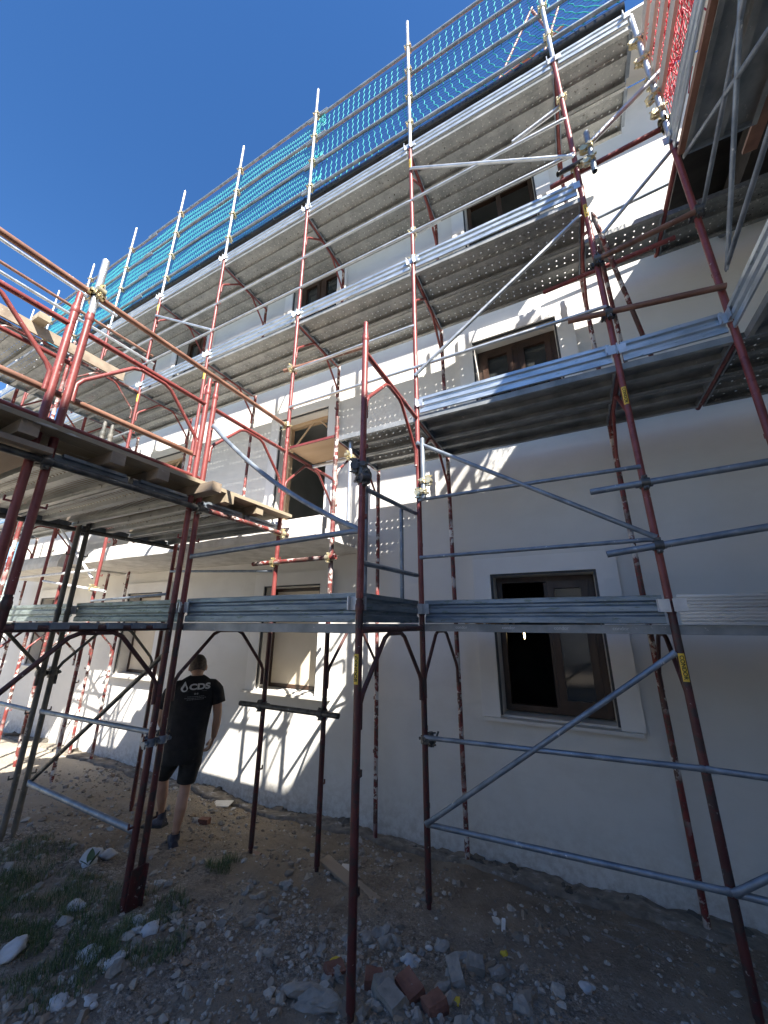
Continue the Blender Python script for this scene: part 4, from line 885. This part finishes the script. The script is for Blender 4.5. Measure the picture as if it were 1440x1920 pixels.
for i in range(k+1):
    for j in range(n):
        b = 2*math.pi*j/n; amax = math.radians(88 if math.sin(b) > .2 else 128); a = amax*i/k; V.append(Vector(HC)+rot @ Vector((.0832*math.sin(a)*math.cos(b), .1022*math.sin(a)*math.sin(b), .1142*math.cos(a))))
hm.add(V, [(i*n+j, (i+1)*n+j, (i+1)*n+(j+1) % n, i*n+(j+1) % n) for i in range(k) for j in range(n)], True); hm.obj('hair', 'hair', person)
def shoe(c, yaw, pitch, nm):
    s = MB(); V = []; prof = [(-.075, .034, .075), (-.06, .041, .085), (-.02, .043, .088), (.04, .045, .075), (.09, .050, .058), (.14, .050, .048), (.18, .040, .040), (.205, .018, .030)]; n = 14
    for y, wx, h in prof:
        for j in range(n):
            a = 2*math.pi*j/n; z = h/2+h/2*math.sin(a); V.append((wx*math.cos(a)*(1 if math.sin(a) < 0 else .82), y, max(z, .004)))
    s.add(V, [(i*n+j, (i+1)*n+j, (i+1)*n+(j+1) % n, i*n+(j+1) % n) for i in range(len(prof)-1) for j in range(n)], True); s.add(V[:n], [tuple(range(n))]); s.add(V[-n:], [tuple(range(n))[::-1]])
    s.tube([(0, -.03, .07), (0, -.035, .125)], .042, 14, False, [.044, .038])
    o = s.obj('shoe', 'shoe', person, c); o.rotation_euler = (pitch, 0, yaw); so_ = MB(); so_.extrude([(-.078, 0), (-.078, .02), (.20, .022), (.21, .012), (.20, 0)], -.040, .040, 1, True); so_.obj('sole', 'ink', o)
shoe((.022, 0, .0), .10, 0, 'shoe'); shoe((-.125, .36, .045), .75, -.16, 'shoe')
# ------------------------------------------------------------------ rubble, gravel, weeds
rng = random.Random(11)
ICO = None
def ico(sub):
    b = bmesh.new(); bmesh.ops.create_icosphere(b, subdivisions=sub, radius=1); v = [x.co.copy() for x in b.verts]; f = [tuple(q.index for q in p.verts) for p in b.faces]; b.free(); return v, f
I1 = ico(1); I2 = ico(2); I3 = ico(3)
def stone(mb, c, s, sub=I1, sq=(1, 1, .6), rough=.35, smooth=False):
    sd = Vector((rng.uniform(0, 99), rng.uniform(0, 99), rng.uniform(0, 99))); rot = Matrix.Rotation(rng.uniform(0, 6.3), 3, 'Z') @ Matrix.Rotation(rng.uniform(-.5, .5), 3, 'X')
    V = []
    for p in sub[0]:
        k = 1+rough*2*mnoise.noise(p*1.3+sd)+rough*.6*mnoise.noise(p*3.5+sd); V.append(Vector(c)+rot @ Vector((p.x*sq[0]*k*s, p.y*sq[1]*k*s, p.z*sq[2]*k*s)))
    mb.add(V, sub[1], smooth)
def island_mat(name, cols, rough=.95):
    M, n, l, p = new_mat(name); ge = n.new('ShaderNodeNewGeometry'); cr = n.new('ShaderNodeValToRGB'); e = cr.color_ramp.elements
    cr.color_ramp.interpolation = 'CONSTANT'
    for i, c in enumerate(cols):
        q = e[i] if i < 2 else e.new(i/len(cols)); q.position = i/len(cols); q.color = (*c, 1)
    l.new(ge.outputs['Random Per Island'], cr.inputs[0]); v = coords(n, l, rnd=False); c = mixc(n, l, nz(n, l, v, 40, 5, .7, .3, .7), cr.outputs[0], (.16, .145, .12))
    c = mixc(n, l, .65, c, cr.outputs[0]); l.new(c, p.inputs['Base Color']); p.inputs['Roughness'].default_value = rough; bump(n, l, p, nz(n, l, v, 70, 5, .7, 0, 1), .5); return M
GM = island_mat('mixed_gravel', [(.29, .25, .205), (.38, .345, .295), (.22, .185, .145), (.43, .40, .355), (.32, .235, .16), (.35, .32, .285), (.25, .205, .16), (.47, .45, .41)])
gr = MB()
def dens(x, y):
    d = .25
    if -1.5 < x < .9 and y < -.3: d = 1.
    if x < -1 and y > -.8: d = .16
    if y > .7: d = .30
    if x > .9: d = .20
    return d
cnt = 0
while cnt < 24000:
    x, y = rng.uniform(-6, 3.0), rng.uniform(-2.5, 1.25)
    if mnoise.noise((x*1.6, y*1.6, 7))*.8+.45 < rng.random() or dens(x, y) < rng.random(): continue
    s = min(.045, .0052*math.exp(rng.gauss(.2, .72))); stone(gr, (x, y, gh(x, y)+s*.15), s, I1, (1, rng.uniform(.6, 1), rng.uniform(.4, .75)), .4); cnt += 1
tag(gr.obj('gravel', GM), kind='stuff')
CM = island_mat('pale_plaster_chips', [(.50, .49, .46), (.36, .34, .31), (.58, .57, .55), (.42, .36, .28), (.62, .61, .58)])
ch = MB(); cnt = 0
while cnt < 420:
    x, y = rng.uniform(-6, 3.0), rng.uniform(-2.4, 1.25)
    if mnoise.noise((x*1.1+9, y*1.1, 3))+.4 < rng.random(): continue
    s = .008*math.exp(rng.gauss(0, .6)); stone(ch, (x, y, gh(x, y)+.006), s, I1, (1.2, .8, .22), .5); cnt += 1
tag(ch.obj('plaster_chips', CM), kind='stuff')
# clods of mortar along the foot of the wall
FM = island_mat('dark_mortar_clods', [(.10, .09, .075), (.15, .135, .115), (.075, .066, .055), (.20, .18, .15)])
ft = MB(); x = -9.5
while x < 3.1:
    for k in range(3):
        y = 1.27-rng.uniform(0, .20); s = .018*math.exp(rng.gauss(.35, .55)); stone(ft, (x+rng.uniform(-.05, .05), y, gh(x, y)+s*.1), s, I2, (1.3, .8, .6), .45)
    x += rng.uniform(.02, .11)
tag(ft.obj('mortar_debris', FM), kind='stuff')
fs = MB(); P = []
for i in range(400):
    x = -10+13.2*i/399; y = .98+.13*mnoise.noise((x*1.5, 0, 2))+.05*mnoise.noise((x*7, 0, 2)); z = gh(x, y); P.append((x, y, z))
V = []
for x, y, z in P: V += [(x, y, z-.05), (x, y+.015, z+.03+.022*mnoise.noise((x*2.3, 1, 1))+.014*mnoise.noise((x*13, 1, 1))), (x, 1.3, gh(x, 1.3)+.04+.035*mnoise.noise((x*1.9, 3, 1))+.02*mnoise.noise((x*11, 3, 1))+.012*mnoise.noise((x*31, 3, 1)))]
fs.add(V, [(3*i+j, 3*i+3+j, 3*i+4+j, 3*i+1+j) for i in range(399) for j in range(2)], True)
tag(fs.obj('footing', surf('dusty_footing_concrete', (.15, .128, .10), (.29, .25, .20), 9, .95, 0, (.42, .40, .37), .12, 9, .9, 30)), kind='structure')
def lump(name, label, cat, x, y, s, mat, sub=I3, sq=(1, 1, .6), rough=.4, group=None, n=1, spread=0., smooth=True, sink=.25):
    mb = MB()
    for i in range(n): stone(mb, ((rng.uniform(-spread, spread) if i else 0), (rng.uniform(-spread, spread)*.6 if i else 0), -sink*s*sq[2]*.5), s*(1 if i == 0 else rng.uniform(.4, .9)), sub, sq, rough, smooth)
    return tag(mb.obj(name, mat, None, (x, y, gh(x, y)+s*sq[2]*.5)), label, cat, group)
G1 = 'dried white plaster lumps in the weeds'
for x, y, s, n, lb in ((-2.66, -.89, .085, 3, 'large lump of dried plaster beside a small leafy plant at left'), (-2.09, -1.28, .05, 2, 'small white plaster lump in the weeds left of the double uprights'), (-1.54, -1.19, .055, 4, 'white plaster lump right at the foot of the front double uprights'), (-1.38, -1.21, .05, 2, 'white plaster lump just right of the double uprights foot'), (-1.54, -1.47, .05, 5, 'long broken trail of white plaster in the grass at lower left'), (-1.30, -1.46, .045, 4, 'white plaster streak in the gravel beside the grass'), (-1.33, -1.70, .04, 3, 'flat white plaster lump at the bottom left edge'), (-1.20, -1.62, .03, 2, 'small flat white plaster lump near the bottom left edge'), (-1.91, -1.68, .075, 1, 'rounded pale lump at the far left edge of the weeds'), (.08, -.56, .040, 6, 'splash of white plaster on the rubble by the near upright'), (1.01, -.26, .035, 2, 'white crumpled lump near the bottom right'), (.15, -.40, .022, 2, 'small white splash beside the foot of the third upright')):
    lump('plaster_lump', lb, 'plaster lump', x, y, s, 'plaster', I3, (1, 1, .5), .20, G1, n, s*1.5)
def brick(name, label, x, y, d, rz, rx, mat, z=0.):
    b = bmesh.new(); bmesh.ops.create_cube(b, size=1); bmesh.ops.subdivide_edges(b, edges=b.edges, cuts=5, use_grid_fill=True)
    sd = rng.uniform(0, 50)
    for v in b.verts:
        v.co = Vector((v.co.x*d[0], v.co.y*d[1], v.co.z*d[2])); p = v.co; e = mnoise.noise((p.x*14+sd, p.y*14, p.z*14))*.010+mnoise.noise((p.x*40+sd, p.y*40, p.z*40))*.004
        v.co += p.normalized()*e
        q = sum(1 for a, s_ in zip(p, d) if abs(abs(a)-s_/2) < .012)
        if q >= 2: v.co *= .96
    me = bpy.data.meshes.new(name); b.to_mesh(me); b.free(); me.materials.append(MT[mat]); o = ob(name, me, None, (x, y, gh(x, y)+d[2]*.42+z), (rx, rx*.6, rz)); return tag(o, label, 'brick' if 'brick' in name else 'rubble chunk')
brick('broken_brick', 'broken red brick just right of the near upright foot', -.01, -.83, (.10, .08, .055), .5, .2, 'rockb')
brick('broken_brick', 'largest red brick chunk in the rubble pile, lying tilted', .19, -.80, (.13, .10, .065), -.5, .25, 'rockb')
brick('broken_brick', 'brown brick chunk at the bottom edge right of the largest one', .34, -.84, (.11, .09, .06), .9, -.15, 'rockb')
brick('broken_brick', 'ribbed red brick shard under the yellow foam scrap', -.25, -.85, (.11, .07, .03), 1.1, .3, 'rockb')
brick('broken_brick', 'small red brick lying on the dirt beyond the person', -2.76, .32, (.11, .07, .06), .3, 0, 'rockb')
brick('concrete_chunk', 'long grey concrete chunk right of the brick pile', .37, -.58, (.15, .07, .055), -1.0, .2, 'rockg')
brick('concrete_chunk', 'flat grey concrete slab at the bottom edge by the upright', .14, -.93, (.13, .09, .06), -.4, .1, 'rockg')
brick('concrete_chunk', 'grey concrete lump behind the flat slab by the near upright', .08, -.88, (.11, .09, .07), .9, .25, 'rockg')
brick('concrete_chunk', 'angular concrete lump with pale edge right of the plaster splash', .46, -.48, (.09, .08, .065), .4, .3, 'rockg')
lump('concrete_slab', 'broad worn concrete slab half buried left of the near upright', 'rubble chunk', -.30, -1.05, .085, 'rockg', I3, (1.25, .85, .32), .22, smooth=False)
lump('concrete_slab', 'pale slab fragment sloping beside the near upright, bottom', 'rubble chunk', -.18, -1.08, .085, 'rockg', I3, (1.3, .6, .4), .25, smooth=False)
lump('foam_scrap', 'bright yellow foam scrap beside the near upright', 'foam scrap', -.28, -.80, .035, 'foam', I2, (1, .8, .8), .5, None, 3, .03)
lump('foam_scrap', 'small yellow foam scrap right of the bricks, bottom', 'foam scrap', .43, -.75, .018, 'foam', I2, (1, .8, .7), .4)
lump('foam_scrap', 'ochre foam lump below the white box', 'foam scrap', .57, -.23, .022, 'foam', I2, (1, .8, .8), .5, None, 2, .02)
o = MB().box((0, 0, .033), (.022, .016, .075)).box((0, -.009, .058), (.016, .004, .014)).obj('white_box', 'white', None, (.52, .01, gh(.52, .01)), (.15, .1, .4)); tag(o, 'small upright white plastic box standing on the dirt', 'box')
for x, y, w_, d_, rz, lb in ((1.72, 1.0, .20, .07, -.5, 'pale flat tile strip lying by the wall, lower right'), (-.80, .13, .09, .11, .2, 'small pale tile standing behind the near upright'), (-3.2, .95, .25, .14, .3, 'crumpled pale paper on the dirt near the wall')):
    tag(MB().box((0, 0, 0), (w_, d_, .012)).obj('flat_scrap', 'stone', None, (x, y, gh(x, y)+.02), (.1, -.06, rz)), lb, 'scrap')
tag(MB().box((0, 0, 0), (.85, .10, .02)).obj('buried_plank', 'timberx', None, (-.62, -.02, gh(-.62, -.02)+.004), (.04, .03, -.35)), 'dusty plank half buried in the dirt behind the near upright', 'plank')
for i in range(34):
    x, y = rng.uniform(-.45, .75), rng.uniform(-1.05, -.35)
    lump('rubble_stone', 'rough grey stone in the rubble heap at the bottom of the picture', 'stone', x, y, rng.uniform(.022, .055), 'rockg', I2, (1, rng.uniform(.6, .95), rng.uniform(.5, .8)), .4, 'stones in the rubble heap', smooth=False)
for i in range(26):
    x, y = rng.uniform(-4.2, -.9), rng.uniform(-1.5, .7)
    lump('rubble_stone', 'rough stone lying on the dirt on the left half of the ground', 'stone', x, y, rng.uniform(.022, .05), 'rockg', I2, (1, rng.uniform(.6, .95), rng.uniform(.4, .7)), .4, 'scattered stones on the dirt', smooth=False)
# grass and weeds
def grass_mat():
    M, n, l, p = new_mat('dry_green_grass'); ge = n.new('ShaderNodeNewGeometry'); cr = n.new('ShaderNodeValToRGB'); e = cr.color_ramp.elements
    e[0].color = (.05, .085, .03, 1); e[1].color = (.17, .18, .085, 1); q = e.new(.6); q.color = (.08, .135, .045, 1)
    l.new(ge.outputs['Random Per Island'], cr.inputs[0]); l.new(cr.outputs[0], p.inputs['Base Color']); p.inputs['Roughness'].default_value = .7; return M
GR = grass_mat(); gs = MB()
def blade(x, y, h, w_):
    a = rng.uniform(0, 6.3); b = rng.uniform(.2, .9)*h; dx, dy = math.cos(a), math.sin(a); z = gh(x, y)-.005; px, py = -dy*w_, dx*w_
    gs.add([(x-px, y-py, z), (x+px, y+py, z), (x+dx*b*.4+px*.8, y+dy*b*.4+py*.8, z+h*.6), (x+dx*b*.4-px*.8, y+dy*b*.4-py*.8, z+h*.6), (x+dx*b, y+dy*b, z+h*.85)], [(0, 1, 2, 3), (3, 2, 4)])
cl_ = [(-2.05, -1.30, .30), (-1.75, -1.45, .28), (-2.4, -1.45, .35), (-1.6, -1.05, .2), (-1.45, -1.35, .18), (-3.1, -1.25, .35), (-2.7, -1.6, .3), (-1.5, -1.6, .2), (-1.72, -.33, .13), (-1.25, -1.25, .15), (-2.0, -1.7, .3)]
tot = sum(r for _, _, r in cl_)
for cx, cy, r in cl_:
    for i in range(int(15000*r/tot)):
        a = rng.uniform(0, 6.3); d = r*math.sqrt(rng.random())*1.15; x, y = cx+d*math.cos(a), cy+d*math.sin(a)
        if mnoise.noise((x*5, y*5, 2)) < -.15: continue
        blade(x, y, rng.uniform(.02, .085), rng.uniform(.0009, .0020))
tag(gs.obj('grass', GR), kind='stuff')
wd = thing('weed', 'small weed with two broad leaves in front of the plaster lump', 'weed', (-2.52, -.98, gh(-2.52, -.98)))
for a, h in ((.4, .10), (2.6, .085), (4.6, .06)):
    m_ = MB(); dx, dy = math.cos(a), math.sin(a); V = []
    for i in range(7):
        t_ = i/6; w_ = .026*math.sin(math.pi*min(1, t_*1.05))**.7+.001; c = Vector((dx*t_*.07, dy*t_*.07, h*t_)); V += [c-Vector((-dy, dx, 0))*w_, c+Vector((0, 0, -.006)), c+Vector((-dy, dx, 0))*w_]
    m_.add(V, [(3*i+j, 3*i+3+j, 3*i+4+j, 3*i+1+j) for i in range(6) for j in range(2)], True); m_.obj('leaf', 'leaf', wd)
